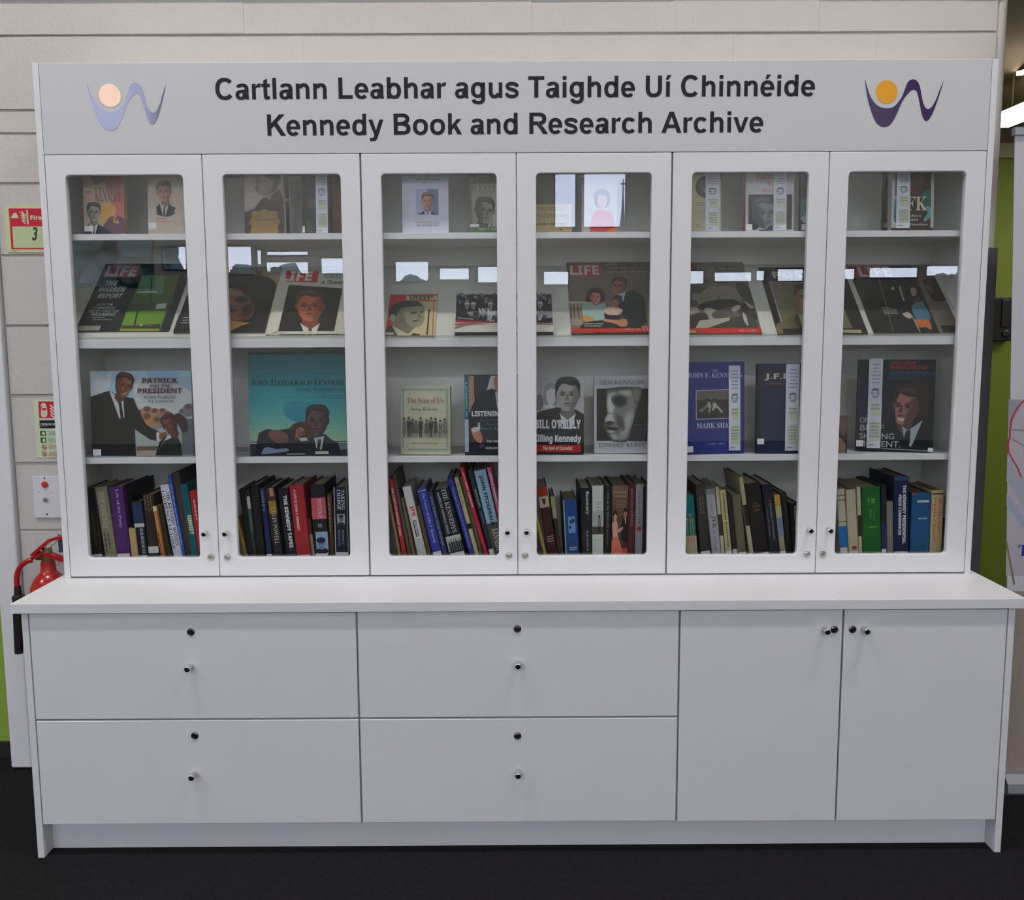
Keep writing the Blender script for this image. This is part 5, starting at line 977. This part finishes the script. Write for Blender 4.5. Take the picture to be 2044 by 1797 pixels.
p.fill('8f8468'); p.blob([(-330, 1560), (-280, 1250), (-100, 1060), (160, 1030), (440, 1030), (560, 1075), (590, 1140), (540, 1340), (482, 1565), (300, 1575), (-200, 1575)], '15100f', 8); p.soft([(20, 1180), (160, 1140), (260, 1150), (330, 1230), (385, 1290), (385, 1390), (310, 1440), (200, 1455), (20, 1440)], '3a2218', '6e4832', 4, .85)
p.soft([(30, 1170), (180, 1145), (280, 1180), (290, 1215), (180, 1225), (30, 1230)], '6e4832', '8a6856', 4, .6); p.soft([(215, 1240), (290, 1215), (350, 1235), (340, 1275), (270, 1290), (225, 1275)], '6e4832', '1c0f0d', 5, .55); p.soft([(120, 1240), (190, 1235), (205, 1300), (150, 1318), (100, 1300)], '6e4832', '8a5c3e', 4, .5); p.soft([(140, 1312), (215, 1310), (200, 1330), (150, 1332)], '6e4832', '3a1e16', 3, .5); p.soft([(150, 1345), (220, 1338), (262, 1352), (230, 1368), (170, 1370)], '6e4832', '43180f', 4, .6); p.soft([(165, 1374), (240, 1372), (210, 1398)], '6e4832', '7a4030', 3, .5); p.soft([(300, 1300), (385, 1290), (385, 1390), (310, 1440), (270, 1400)], '6e4832', '2c1811', 5, .5); p.soft([(130, 1410), (230, 1405), (200, 1440), (140, 1440)], '6e4832', '7c5238', 3, .5)
p.poly([(60, 1440), (360, 1470), (260, 1505), (150, 1560), (60, 1570)], '9c7040'); p.poly([(-333, 1555), (-280, 1400), (-100, 1300), (-120, 1560)], '12100f'); p.marks(-270, 1490, -120, 1420, 3, '8f8c84', .35, 5); p.marks(180, 1562, 420, 1552, 1, 'a09c90', .6, 5); c.sticker(-310, 1552, -160, 1518, '8a8468').done()
c = mag('A2', (495, 1567), (1322, 1575), 972, 'white magazine with a framed colour portrait and red title box', back='b0ada0'); p = c.p
p.fill('b0ad9f'); p.poly([(685, 990), (975, 990), (960, 1097), (670, 1090)], 'a3232a'); p.text('LIFE', 630, 1084, 905, 996, 'bcb8b0', 'bB'); p.text('A Thousand Days', 985, 1122, 1330, 1078, '23262a', 'bi'); p.marks(1010, 1068, 1240, 985, 4, '6a7a80', .5, 6)
p.poly([(705, 1118), (1187, 1150), (1112, 1538), (608, 1536)], '141110'); q = p.bust; p.bust(895, 1312, 134, '9a5234', '3a2019', '10161f', 'b4b0a8', '232c48', shade='6e3622', turn=-.1, asp=1.3); p.poly([(475, 1600), (608, 1536), (705, 1118), (640, 1118), (520, 1500)], 'b0ad9f'); p.rect(600, 1570, 1200, 1541, 'b0ad9f'); p.poly([(1187, 1150), (1260, 1150), (1230, 1560), (1112, 1538)], 'b0ad9f'); p.marks(600, 1566, 740, 1554, 1, '7a786c', .5, 2); c.done()
c = mag('A3', (130, 1574), (575, 1574), 1203, 'small red and cream booklet with a grey portrait', cat='booklet', back='9a8f6c'); p = c.p
p.fill('a59a78'); p.poly([(180, 1200), (322, 1200), (300, 1330), (200, 1480), (125, 1500)], 'a31b24'); p.rect(325, 1216, 600, 1200, 'a32a28'); p.poly([(345, 1256), (592, 1256), (592, 1266), (343, 1266)], 'a32a28'); p.text('IRISH', 345, 1234, 560, 1216, '2f2a22', 'bB').text('VISIT', 342, 1254, 540, 1236, '2f2a22', 'bB')
p.blob([(165, 1390), (190, 1320), (300, 1265), (420, 1275), (475, 1320), (480, 1400), (460, 1470), (400, 1500), (330, 1560), (230, 1540), (185, 1450)], '66624f'); p.blob([(300, 1340), (440, 1310), (482, 1390), (465, 1470), (400, 1500), (330, 1470)], '7c7862'); p.blob([(160, 1390), (185, 1310), (300, 1262), (420, 1268), (475, 1310), (440, 1310), (330, 1320), (270, 1330), (225, 1400), (190, 1400)], '2b2a24'); p.blob([(180, 1390), (215, 1390), (215, 1440), (185, 1440)], '857f68'); p.blob([(360, 1365), (410, 1360), (410, 1375), (365, 1380)], '35322a'); p.blob([(440, 1360), (470, 1355), (468, 1368), (445, 1372)], '35322a'); p.poly([(425, 1375), (465, 1410), (430, 1418)], '5a5643'); p.blob([(375, 1440), (440, 1432), (400, 1452)], '3a342b')
p.poly([(130, 1575), (140, 1500), (190, 1485), (240, 1560), (250, 1576)], '3c392f'); p.poly([(190, 1485), (330, 1560), (360, 1576), (240, 1576)], 'a09a84'); p.poly([(360, 1576), (380, 1550), (440, 1565), (450, 1576)], '35322b'); p.poly([(520, 1340), (532, 1340), (512, 1568), (498, 1568)], '2f2a22'); p.poly([(562, 1270), (570, 1270), (560, 1570), (552, 1570)], 'a3483a'); c.sticker(134, 1574, 205, 1552, 'a39c80').done()
c = mag('A3', (752, 1572), (1638, 1560), 1203, 'wide black and white crowd photo booklet behind the middle door frames', cat='booklet', back='a09e98'); p = c.p
p.fill('14151b'); R = random.Random(5)
for i in range(130):
    x, y = R.uniform(770, 1640), R.uniform(1205, 1290); r = R.uniform(10, 20); p.ell(x, y, r, r*.8, R.choice(['4c4e56', '2c2d34', '6a6c74', '1d1e24']), 8)
for x in (865, 922, 1075, 1180, 1300, 1420, 1520): p.ell(x, 1310, 24, 18, 'a0a2a6', 10); p.ell(x, 1330, 22, 20, '6a6460', 10); p.poly([(x-45, 1400), (x-30, 1345), (x+30, 1345), (x+45, 1400)], '0f1016'); p.poly([(x-6, 1345), (x+6, 1345), (x, 1365)], 'a4a6ac')
p.poly([(860, 1385), (1130, 1375), (1640, 1380), (1640, 1440), (900, 1430)], '74767c'); p.poly([(1040, 1385), (1120, 1380), (1110, 1480), (1075, 1480)], 'a8aaae'); p.ell(945, 1405, 28, 22, '15161b', 12)
for i in range(18): p.poly([(900+i*38, 1420), (930+i*38, 1415), (920+i*38, 1465), (890+i*38, 1465)], R.choice(['1c1d22', '55575c', '8a8c90', '2a2b30']))
p.poly([(760, 1470), (1640, 1490), (1640, 1575), (750, 1575)], 'a6a39c'); p.poly([(762, 1465), (1130, 1475), (1640, 1495), (1640, 1506), (1130, 1490), (765, 1485)], '7c1a22'); p.blob([(765, 1495), (900, 1488), (1100, 1500), (900, 1500), (770, 1512)], '7a3a3c'); p.blob([(762, 1525), (850, 1505), (1000, 1500), (860, 1515), (770, 1540)], '5c4a44'); p.poly([(780, 1440), (920, 1452), (918, 1458), (780, 1446)], '9a9ca0'); p.text('WE', 962, 1402, 1092, 1360, 'b4b6ba', 's'); c.done()
c = mag('A4', (497, 1562), (1320, 1562), 914, 'magazine with a colour photo of a couple and baby', back='4a4038'); p = c.p
p.fill('5e554c'); p.rect(450, 1000, 1330, 912, '4a423c'); p.rect(480, 1480, 760, 1265, '7a7260'); p.rect(470, 1285, 700, 1268, 'a09a88'); p.rect(470, 1318, 700, 1300, 'a09a88')
for x in (490, 520, 556, 590, 640): p.rect(x, 1420, x+14, 1300, '4c4030')
p.rect(1040, 1300, 1320, 1010, '5a5248'); p.rect(1000, 1250, 1012, 1010, '7a7468'); p.rect(1045, 1250, 1058, 1010, '7a7468')
p.poly([(487, 933), (768, 935), (765, 1042), (480, 1040)], '9c2230'); p.text('LIFE', 487, 1032, 748, 945, 'b4aaa6', 'bB'); p.marks(810, 1030, 1165, 930, 3, '7c746c', .4, 4)
p.blob([(625, 1260), (640, 1180), (700, 1145), (770, 1160), (798, 1220), (780, 1270), (640, 1275)], '371a14'); p.bust(712, 1235, 60, 'ab7c68', '371a14', shade='86584a', turn=.1, body=False, asp=1.1); p.blob([(640, 1250), (640, 1190), (700, 1150), (772, 1165), (795, 1220), (785, 1262), (765, 1240), (750, 1195), (700, 1185), (668, 1205), (660, 1255)], '371a14')
p.blob([(590, 1320), (640, 1285), (720, 1310), (790, 1285), (810, 1340), (790, 1390), (800, 1440), (700, 1460), (610, 1440)], '7d9690'); p.blob([(600, 1400), (640, 1400), (700, 1430), (690, 1455), (610, 1450)], 'a87244')
p.bust(925, 1140, 76, '845a48', '1f1714', shade='5c3d32', turn=-.4, rot=.1, body=False, asp=1.15)
p.poly([(850, 1250), (940, 1210), (1050, 1170), (1150, 1240), (1172, 1460), (1100, 1520), (980, 1500), (950, 1380), (900, 1300)], '15191d'); p.poly([(920, 1210), (960, 1200), (985, 1180), (960, 1280), (935, 1270)], 'a2a4a6'); p.poly([(925, 1225), (950, 1225), (955, 1290), (940, 1290)], '1c2430')
p.bust(892, 1295, 42, '926450', '402820', shade='6c4636', turn=-.3, body=False, asp=1.15)
p.blob([(790, 1370), (830, 1330), (900, 1335), (955, 1360), (920, 1400), (850, 1410)], 'aa9386'); p.poly([(570, 1525), (600, 1470), (760, 1450), (950, 1470), (1000, 1525)], '100f10'); p.blob([(780, 1440), (900, 1450), (980, 1440), (1000, 1490), (950, 1510), (880, 1480), (790, 1460)], '9c6a50'); p.poly([(790, 1400), (950, 1410), (930, 1440), (800, 1440)], '1a1416')
p.rect(497, 1562, 1330, 1526, 'a31c16'); p.rect(1130, 1530, 1330, 1500, 'a31c16'); p.text('JACQUELINE, CAROLINE', 598, 1492, 780, 1478, 'aaa498', 'b').text('AND JACK KENNEDY', 612, 1512, 770, 1498, 'aaa498', 'b').text('APRIL 21, 1958', 970, 1542, 1115, 1526, 'a88c84', 'b').text('25', 1130, 1542, 1185, 1506, 'b09a94', 'n'); c.sticker(505, 1560, 706, 1528, '8c8068').done()
c = mag('A5', (-11, 1558), (818, 1558), 915, 'black and white photo magazine with a red strip along its foot', back='5c5650'); p = c.p
p.fill('57534d'); p.poly([(100, 915), (660, 915), (690, 1080), (100, 1040)], '6a655e'); p.rect(400, 990, 610, 950, '2a2826'); p.rect(408, 985, 502, 956, '6a655e'); p.rect(510, 985, 602, 956, '6a655e'); p.text('LIFE', -40, 980, 232, 934, '8c2028', 'bB')
for pts, q in (([(170, 1150), (260, 1130), (330, 1180), (270, 1280), (180, 1300)], '3c3935'), ([(190, 1200), (240, 1200), (240, 1250), (195, 1255)], '6e6962'), ([(250, 1200), (380, 1130), (420, 1220), (360, 1290), (240, 1290)], '6a665a'), ([(390, 1150), (520, 1130), (640, 1200), (600, 1270), (470, 1250), (420, 1200)], '6c6560'), ([(580, 1110), (690, 1140), (740, 1300), (680, 1280), (600, 1190)], '2e2b29'), ([(370, 1260), (560, 1250), (600, 1300), (480, 1340), (260, 1340), (250, 1300)], '252322'), ([(560, 1300), (690, 1290), (770, 1380), (760, 1440), (640, 1400)], '2a2725'), ([(300, 1330), (390, 1340), (420, 1400), (350, 1430), (310, 1390)], '8f8b7c'), ([(370, 1370), (540, 1310), (545, 1380), (400, 1420)], '4a4543'), ([(170, 1330), (240, 1330), (240, 1380), (180, 1410)], '8a867a'), ([(160, 1400), (300, 1370), (330, 1450), (250, 1520), (160, 1500)], '2b2826'), ([(540, 1330), (600, 1300), (620, 1330), (560, 1360)], '9a968c'), ([(330, 1440), (520, 1420), (690, 1400), (760, 1510), (300, 1515)], '35322f'), ([(640, 1370), (670, 1400), (690, 1490), (650, 1440)], '9a968c'), ([(660, 1270), (740, 1320), (700, 1330)], '8d8980')): p.blob(pts, q)
p.poly([(215, 1510), (255, 1440), (525, 1415), (520, 1440), (350, 1500), (300, 1512)], '9c9886'); p.poly([(160, 1560), (160, 1510), (795, 1508), (822, 1560)], 'a81c16'); p.rect(-20, 1560, 170, 1510, 'a81c16'); p.text('DEC. 14, 1964', 610, 1541, 756, 1524, 'b08a84', 'b'); c.sticker(60, 1558, 220, 1533, '8a805e').done()
c = mag('A5', (957, 1558), (1768, 1558), 958, 'black bordered magazine with a framed pale portrait, right cabinet', back='14110f'); p = c.p
p.fill('120f0e'); p.text('POST', 915, 1058, 1270, 998, 'a8a4a0', 'bB'); p.poly([(878, 1090), (1445, 1100), (1680, 1515), (1002, 1515)], 'a39c84'); p.poly([(888, 1097), (1440, 1107), (1672, 1508), (1008, 1508)], '645f44'); p.bust(1200, 1240, 112, '9a7c50', '3a2620', '5a5238', '8a8468', '4a4230', turn=.1, shade='7a6038', asp=1.25); p.poly([(1480, 1180), (1560, 1230), (1700, 1540), (1640, 1540)], '120f0e'); p.rect(1010, 1560, 1690, 1516, '120f0e'); p.rect(1540, 1558, 1710, 1526, '8f8a6c'); c.done()
c = mag('A6', (470, 1552), (1262, 1552), 942, 'black magazine with a woman in blue on its cover, far right door', back='9a968c'); p = c.p
p.fill('0f1013'); p.poly([(800, 940), (1040, 940), (1262, 1552), (1060, 1552)], '554f49'); p.poly([(225, 940), (530, 940), (560, 1050), (280, 1050)], '7c2226'); p.text('LIFE', 348, 1046, 640, 956, 'a4989a', 'bB')
p.poly([(505, 1050), (516, 1050), (648, 1545), (638, 1545)], '4c4a46'); p.marks(560, 1388, 690, 1322, 5, '8c8a86', .35, 3); p.poly([(690, 1130), (702, 1130), (745, 1260), (730, 1260)], '8c8c8c'); p.blob([(620, 1150), (640, 1130), (655, 1165), (630, 1165)], '8a7c4c')
p.blob([(770, 1120), (820, 1080), (880, 1160), (880, 1210), (820, 1230), (790, 1180)], '15110f'); p.blob([(795, 1150), (840, 1150), (850, 1200), (815, 1220)], '857468'); p.blob([(820, 1240), (870, 1230), (870, 1270), (830, 1280)], '4c2c20'); p.blob([(815, 1300), (900, 1270), (940, 1330), (985, 1420), (900, 1445), (850, 1430), (815, 1360)], '355a6c'); p.blob([(850, 1430), (960, 1440), (985, 1520), (940, 1500), (920, 1500), (870, 1500), (830, 1430)], '9a5528'); p.poly([(960, 1380), (990, 1420), (970, 1420)], '2c2a2a'); p.poly([(720, 1380), (770, 1362), (810, 1390), (800, 1425), (760, 1415)], '94867c'); p.poly([(805, 1400), (815, 1400), (890, 1545), (878, 1545)], '7a7868'); p.poly([(945, 1520), (1020, 1530), (1030, 1545), (950, 1545)], '3a1c14')
p.blob([(905, 1090), (960, 1060), (1040, 1080), (1080, 1160), (1140, 1250), (1080, 1265), (1000, 1260), (950, 1180)], '221b19'); p.blob([(930, 1130), (970, 1120), (1000, 1180), (960, 1180)], '4c3c36'); p.rect(1090, 1545, 1262, 1485, '131316'); c.done()
# ------------------------------------------------------------------ wall signs, call point, extinguisher on the left; banner, lamps and wall box on the right
def plate(name, label, cat, xl, zb, xr, zt, y=.3065, thick=.0025, back='b9c29a', view='P'):
    r = thing(name, label, cat, (xl, y, zb)); r.matrix_world = Matrix.Translation((xl, y, zb))
    solid('plate', *slab((0, 0, 0), (xr-xl, thick, zt-zb)), back, r, 1.25)
    return r, Print(r, Vector((xl, y, zb)), Vector((1, 0, 0)), Vector((0, 0, 1)), Vector((0, -1, 0)), xr-xl, zt-zb, view, 1.25)
VIEW['L2'] = (0, 380, 5.614); VIEW['L3'] = (0, 780, 6.417)
a, b = at(14.5, 504, .3065), at(140, 409, .3065)
r, p = plate('fire_point_sign', 'cream and red fire notice with a handwritten 3, cut off by the cabinet', 'sign', a.x, a.z, b.x, b.z, view='L2', back='b4ba8e')
p.poly([(95, 203), (800, 203), (800, 405), (112, 405)], 'b0203a'); p.poly([(110, 400), (137, 400), (152, 645), (800, 645), (800, 662), (128, 662)], 'a82c38')
p.poly([(140, 405), (800, 405), (800, 640), (155, 640)], 'a9b28c'); p.blob([(132, 305), (140, 280), (150, 258), (175, 252), (192, 270), (203, 300), (190, 306)], 'b4b894'); p.poly([(120, 303), (208, 303), (208, 312), (120, 312)], 'b4b894')
for k in range(4): p.blob([(215+k*6, 240+k*30), (240+k*5, 262+k*30), (285, 290+k*30), (288, 275+k*30), (262, 250+k*30), (250+k*3, 228+k*30), (246+k*3, 250+k*30)], 'b4b894')
p.poly([(294, 222), (312, 222), (324, 382), (304, 382)], 'b4b894'); p.text('Fire', 342, 332, 470, 280, 'b4b894', 'bB'); p.text('3', 362, 562, 428, 412, '3a3c34', 'bi'); p.marks(135, 688, 225, 672, 2, '7c8470', .6, 2); p.done('sign_print')
a, b = at(73.5, 914, .3065), at(160, 799, .3065)
r, p = plate('extinguisher_sign', 'narrow safety notice with red, black and green panels above the call plate', 'sign', a.x, a.z, b.x, b.z, view='L3', back='b5bea0')
p.poly([(490, 138), (900, 138), (900, 352), (503, 352)], 'b2203c'); p.blob([(530, 330), (530, 235), (545, 200), (590, 200), (602, 235), (602, 330)], 'b8bda0', 3); p.rect(548, 200, 588, 175, 'b8bda0'); p.blob([(520, 195), (530, 172), (560, 155), (586, 170), (580, 180), (545, 180), (535, 200)], 'b8bda0'); p.rect(540, 252, 592, 222, 'b2203c')
for k in range(4): p.blob([(636+k*4, 190+k*38), (660, 215+k*38), (700, 240+k*38), (700, 222+k*38), (672, 200+k*38), (660, 180+k*38)], 'b8bda0')
p.rect(700, 335, 712, 170, 'b8bda0'); p.rect(512, 482, 900, 380, '14141c'); p.text('CARBON DIOXIDE', 520, 447, 820, 415, 'a8aab0', 'bB'); p.marks(520, 472, 800, 458, 1, '5a5a64', .5, 4)
for i, y in enumerate((512, 600)): p.rect(518+i*6, y+66, 590+i*6, y, '14553c'); p.blob([(540+i*6, y+40), (552+i*6, y+12), (572+i*6, y+20), (575+i*6, y+50), (555+i*6, y+55)], 'b0bca4'); p.marks(604+i*6, y+64, 900, y+4, 4, '7aa88c', .5, i+3)
for i, y in enumerate((690, 776)): p.ell(566+i*5, y+32, 32, 32, '8c3c3c'); p.ell(566+i*5, y+32, 24, 24, 'b5b8a4'); p.poly([(545+i*5, y+16), (552+i*5, y+10), (590+i*5, y+48), (582+i*5, y+54)], '8c3c3c'); p.ell(566+i*5, y+36, 9, 12, '5a3434'); p.marks(620+i*5, y+64, 900, y+4, 4, 'a87c78', .5, i+8)
p.done('sign_print')
a, b = at(70, 1034, .304), at(152, 950, .304)
r = thing('call_point', 'white metal wall plate with a red button and a key switch', 'switch plate', (a.x, .306, a.z)); W, H = b.x-a.x, b.z-a.z
bx('plate', (0, -.004, 0), (W, 0, H), mat('white_steel', (.66, .66, .70), .35), r, .0012)
u = lambda px, py: (at(px, py, .304).x-a.x, at(px, py, .304).z-a.z)
x, z = u(90.5, 967); MB().lathe([(.0085, -.0052), (.0105, -.004), (.0108, 0)], 24).build('button', mat('red_button', (.62, .03, .035), .35, noise=0), r, (x, -.004, z))
x, z = u(92, 997); o = MB().lathe([(.0062, -.0035), (.0085, -.003), (.0092, 0)], 24); o.box((-.003, -.0042, -.0006), (.003, -.0034, .0006), 1); o.build('key_switch', [mat('satin_steel', (.5, .5, .54), .35, .8, noise=0), SLOT], r, (x, -.004, z))
for q in ((89.5, 954.5), (94.5, 1026.5)):
    x, z = u(*q); MB().lathe([(.0024, -.0014), (.003, 0)], 12).build('screw', SLOT, r, (x, -.004, z))
for q in ((78.5, 982.5), (104, 983)):
    x, z = u(*q); bx('mark', (x-.0018, -.0046, z-.0008), (x+.0018, -.0039, z+.0008), SLOT, r)
# carbon dioxide extinguisher
RED = mat('red_enamel', (.43, .016, .018), .2, noise=.02, coat=.4); BRASS = mat('dull_brass', (.34, .27, .15), .4, .85); RUB = mat('black_rubber', (.012, .012, .014), .5)
ex = thing('fire_extinguisher', 'red gas fire extinguisher with a black discharge horn, on the wall behind the worktop', 'fire extinguisher', (-1.515, .2, .22)); E = Vector((-1.515, .2, .22))
def eb(name, m, mt, sm=True):
    m.v = [(x-E.x, y-E.y, z-E.z) for x, y, z in m.v]; o = m.build(name, mt, ex); return smooth(o) if sm else o
cx, cy = -1.515, .2; body = MB(); rr = .062
body.lathe([(rr*.9, .225), (rr, .24), (rr, .625), (rr*.985, .645), (rr*.92, .668), (rr*.78, .69), (rr*.56, .707), (.026, .715), (.0235, .722), (.0225, .75)], 32, 'z', (cx, cy, 0)); eb('cylinder', body, RED)
m = MB().lathe([(.017, .748), (.019, .752), (.019, .772), (.015, .776), (.015, .792)], 20, 'z', (cx, cy, 0)); m.tube([(cx, cy, .768), (cx-.052, cy-.002, .766)], .0095, 8); m.box((cx-.034, cy-.013, .756), (cx-.012, cy+.012, .779), 0, .002); eb('valve', m, BRASS)
A = lambda px, py: at(px, py, .19)
def lever(name, pts, w, t):
    m = MB(); P = [A(*q) for q in pts]
    for i in range(len(P)-1):
        d = (P[i+1]-P[i]); n = Vector((-d.z, 0, d.x)).normalized()*t/2; k = len(m.v)
        for q in (P[i], P[i+1]):
            for sy in (-w, w):
                for sn in (-1, 1): m.v.append((q.x+n.x*sn, q.y+sy, q.z+n.z*sn))
        for f in ((0, 1, 3, 2), (4, 6, 7, 5), (0, 4, 5, 1), (2, 3, 7, 6), (0, 2, 6, 4), (1, 5, 7, 3)): m.f.append(tuple(k+j for j in f)); m.mi.append(0)
    return eb(name, m, RED, False)
lever('operating_lever', [(66, 1108), (82, 1094), (101, 1078), (118, 1073), (140, 1072)], .014, .010)
lever('carry_handle', [(72, 1112), (86, 1104), (102, 1108), (122, 1116), (142, 1118)], .014, .011)
m = MB().tube([A(75, 1096), A(67, 1088)], .0012, 6).tube([A(72, 1104), A(98, 1098)], .0012, 6); eb('safety_pin', m, CHROME)
m = MB(); c0 = A(110, 1122); m.tube([(c0.x+.013*math.cos(t*.449), c0.y, c0.z+.013*math.sin(t*.449)) for t in range(15)], .0009, 6); eb('pin_ring', m, mat('red_wire', (.25, .06, .07), .4))
hs = [A(*q) for q in cat_rom([(64, 1119), (56, 1120), (47, 1125), (39, 1134), (34.5, 1146), (33.5, 1160), (34.5, 1174)], 4, False)]
eb('hose', MB().tube([tuple(q) for q in hs], .0085, 12), RED)
k0, k1, k2, k3 = A(35, 1170), A(36, 1187), A(36.5, 1190), A(37.5, 1304)
eb('horn', MB().tube([k0, k1, k2, (k2.x, k2.y, k2.z-.008), (k2.x, k2.y, k2.z-.012), k3], [.0105, .0115, .019, .0195, .0185, .0125], 18), RUB)
bxx = MB().box((cx-.02, cy+.05, .5), (cx+.02, .3085, .54)).box((cx-.05, .295, .42), (cx+.05, .3085, .62)); eb('wall_bracket', bxx, mat('dark_bracket', (.03, .03, .03), .5), False)
hr, p = plate('extinguisher_tag', 'small grey tag with a white symbol hanging behind the extinguisher lever', 'tag', A(107, 1108).x, A(107, 1108).z, A(124, 1072).x, A(124, 1072).z, y=.225, back='3e4252', thick=.0015)
VIEW['L4'] = (0, 1050, 6.42); p.view = VIEW['L4']; p.ell(735, 288, 24, 20, '9a9ca6'); p.ell(735, 288, 15, 12, '3e4252'); p.poly([(660, 290), (690, 240), (710, 300), (690, 330)], 'a0a2aa'); p.done('tag_print')
bpy.data.objects[hr.name]['kind'] = 'thing'
m = MB().tube([(A(115, 1074).x, .226, A(115, 1074).z), (cx+.004, .2, .79)], .001, 6)
m.v = [(x-hr.location.x, y-hr.location.y, z-hr.location.z) for x, y, z in m.v]; m.build('cord', SLOT, hr)
# pull-up banner
YB = .12; T0, B0 = at(2026, 266, YB), at(2003.5, 1546, YB); xl = 1.545
bn = thing('pull_up_banner', 'white pull up banner with a red map outline, right of the cabinet', 'banner', (2.0, YB, 0)); bw = .85
def bl_(name, a, b, mt, bev=0):
    o = bx(name, (a[0]-2.0, a[1]-YB, a[2]), (b[0]-2.0, b[1]-YB, b[2]), mt, bn, bev); return o
BAN = mat('banner_film', (.60, .585, .63), .5, noise=.03)
z1 = T0.z; xt, xb = T0.x, B0.x
m = MB(); m.add([(xb-2, 0, .06), (xb-2+bw, 0, .06), (xt-2+bw, 0, z1), (xt-2, 0, z1), (xb-2, .003, .06), (xb-2+bw, .003, .06), (xt-2+bw, .003, z1), (xt-2, .003, z1)], [(0, 1, 2, 3), (7, 6, 5, 4), (0, 3, 7, 4), (1, 5, 6, 2), (3, 2, 6, 7), (0, 4, 5, 1)]); m.build('panel', BAN, bn)
bl_('top_rail', (xt-.004, YB-.008, z1-.006), (xt+bw, YB+.012, z1+.016), mat('silver_aluminium', (.42, .43, .47), .4, .6))
m = MB(); pr = [(-.06, .012), (-.055, .04), (-.03, .062), (.03, .062), (.055, .04), (.06, .012), (.05, .0), (-.05, .0)]
m.add([(x, y, z) for x in (xb-2-.015, xb-2+bw+.015) for y, z in pr], [(i, i+8, (i+1) % 8+8, (i+1) % 8) for i in range(8)]+[tuple(range(8)), tuple(range(15, 7, -1))]); m.build('base', mat('silver_aluminium', (.42, .43, .47), .4, .6), bn)
bl_('pole', (xb+bw/2-.012, YB+.02, .05), (xb+bw/2+.012, YB+.035, z1), mat('silver_aluminium', (.42, .43, .47), .4, .6))
bpy.context.view_layer.update()
pb = Print(bn, Vector((xb-.1, YB, 0)), Vector((1, 0, 0)), Vector((0, 0, 1)), Vector((0, -1, 0)), bw+.1, z1, 'P', 1.15)
pb.poly([(2013.5, 797), (2300, 797), (2300, 1150), (2008, 1150)], 'a9a3ac'); oc = [(2060, 790), (2044, 798), (2030, 812), (2018, 835), (2014, 858), (2014, 872), (2010.5, 884), (2011, 902), (2020, 918), (2030, 935), (2036, 952), (2050, 958)]
pb.poly([(2013.5, 797), (2044, 800), (2016, 850), (2014, 870)], '8f9398'); pb.poly([(2011, 905), (2034, 955), (2060, 960), (2060, 1040), (2009, 960)], '9d9da6'); pb.poly([(2009, 985), (2060, 1055), (2060, 1075), (2009, 1010)], '939cae')
for q0, q1 in zip(oc, oc[1:]): pb.poly([q0, q1, (q1[0]+3.4, q1[1]+.8), (q0[0]+3.4, q0[1]+.8)], 'a8304a')
pb.poly([(2015, 856), (2060, 858), (2060, 860), (2015, 858)], '8f7f84'); pb.poly([(2019, 874), (2050, 892), (2050, 894), (2019, 876)], '8f7f84'); pb.text('T', 2031, 1110, 2052, 1088, '2c2f8c', 's')
pb.poly([(2006, 1078), (2009, 1076), (2026, 1165), (2023, 1168)], '7c7350'); pb.poly([(2004, 1180), (2300, 1180), (2300, 1546), (2003, 1546)], '92857e'); pb.done('banner_print_and_shade')  # brown lower panel paints in the shade on the banner's bottom
# linear lamps in the side room, seen past the wall end
def lamp(name, label, P, Q, r, cat='lamp'):
    P, Q = Vector(P), Vector(Q); d = (Q-P).normalized(); s = d.cross(Vector((0, 0, 1))).normalized()*r*1.1; u = s.cross(d).normalized()*r
    t = thing(name, label, cat, P, 'linear lamps under the side room ceiling'); m = MB(); g = MB()
    V = lambda k, a, b: tuple(k+s*a+u*b-P)
    F = [(0, 1, 3, 2), (4, 6, 7, 5), (0, 4, 5, 1), (2, 3, 7, 6), (0, 2, 6, 4), (1, 5, 7, 3)]
    m.add([V(k, a, b) for k in (P, Q) for a in (-.95, .95) for b in (-1, .75)], F); g.add([V(k, a, b) for k in (P-d*.02, Q+d*.02) for a in (-1, 1) for b in (.76, 1.0)], F)
    m.build('diffuser', mat('lit_diffuser', (1, .97, .9), .5, noise=0, emit=7), t); g.build('housing', mat('lamp_housing', (.25, .21, .18), .5), t)
    for f in (.15, .85):
        q = P+(Q-P)*f; bx('hanger', tuple(q-P+Vector((-.003, -.003, .01))), tuple(Vector((q.x+.003, q.y+.003, 2.521))-P), mat('lamp_housing', (.25, .21, .18), .5), t)
lamp('linear_lamp', 'bright linear lamp beyond the wall end beside the banner top', at(1999, 240, 1.35), at(2150, 178, .75), .030)
lamp('linear_lamp', 'second linear lamp farther along the side room ceiling, higher in view', at(2034, 146, 1.2), at(2100, 130, .8), .009)
wx = at(1976, 681, 1.998); wy = at(2006, 594, 1.998)
db = thing('wall_box', 'black box fixed to the green wall beyond the cabinet', 'wall box', (wx.x, 2.0, wx.z)); ww, hh = wy.x-wx.x+.02, wy.z-wx.z
BK = mat('black_plastic', (.010, .010, .012), .35)
bx('case', (-.02, -.06, 0), (ww, 0, hh), BK, db, .006); bx('front_panel', (.02, -.068, hh*.32), (ww-.03, -.06, hh*.94), mat('dark_plastic', (.02, .02, .022), .3), db, .003)
MB().lathe([(.012, -.012), (.018, -.01), (.02, 0)], 20).build('dial', mat('dark_plastic', (.02, .02, .022), .3), db, (ww*.55, -.06, hh*.17))
flush_texts()
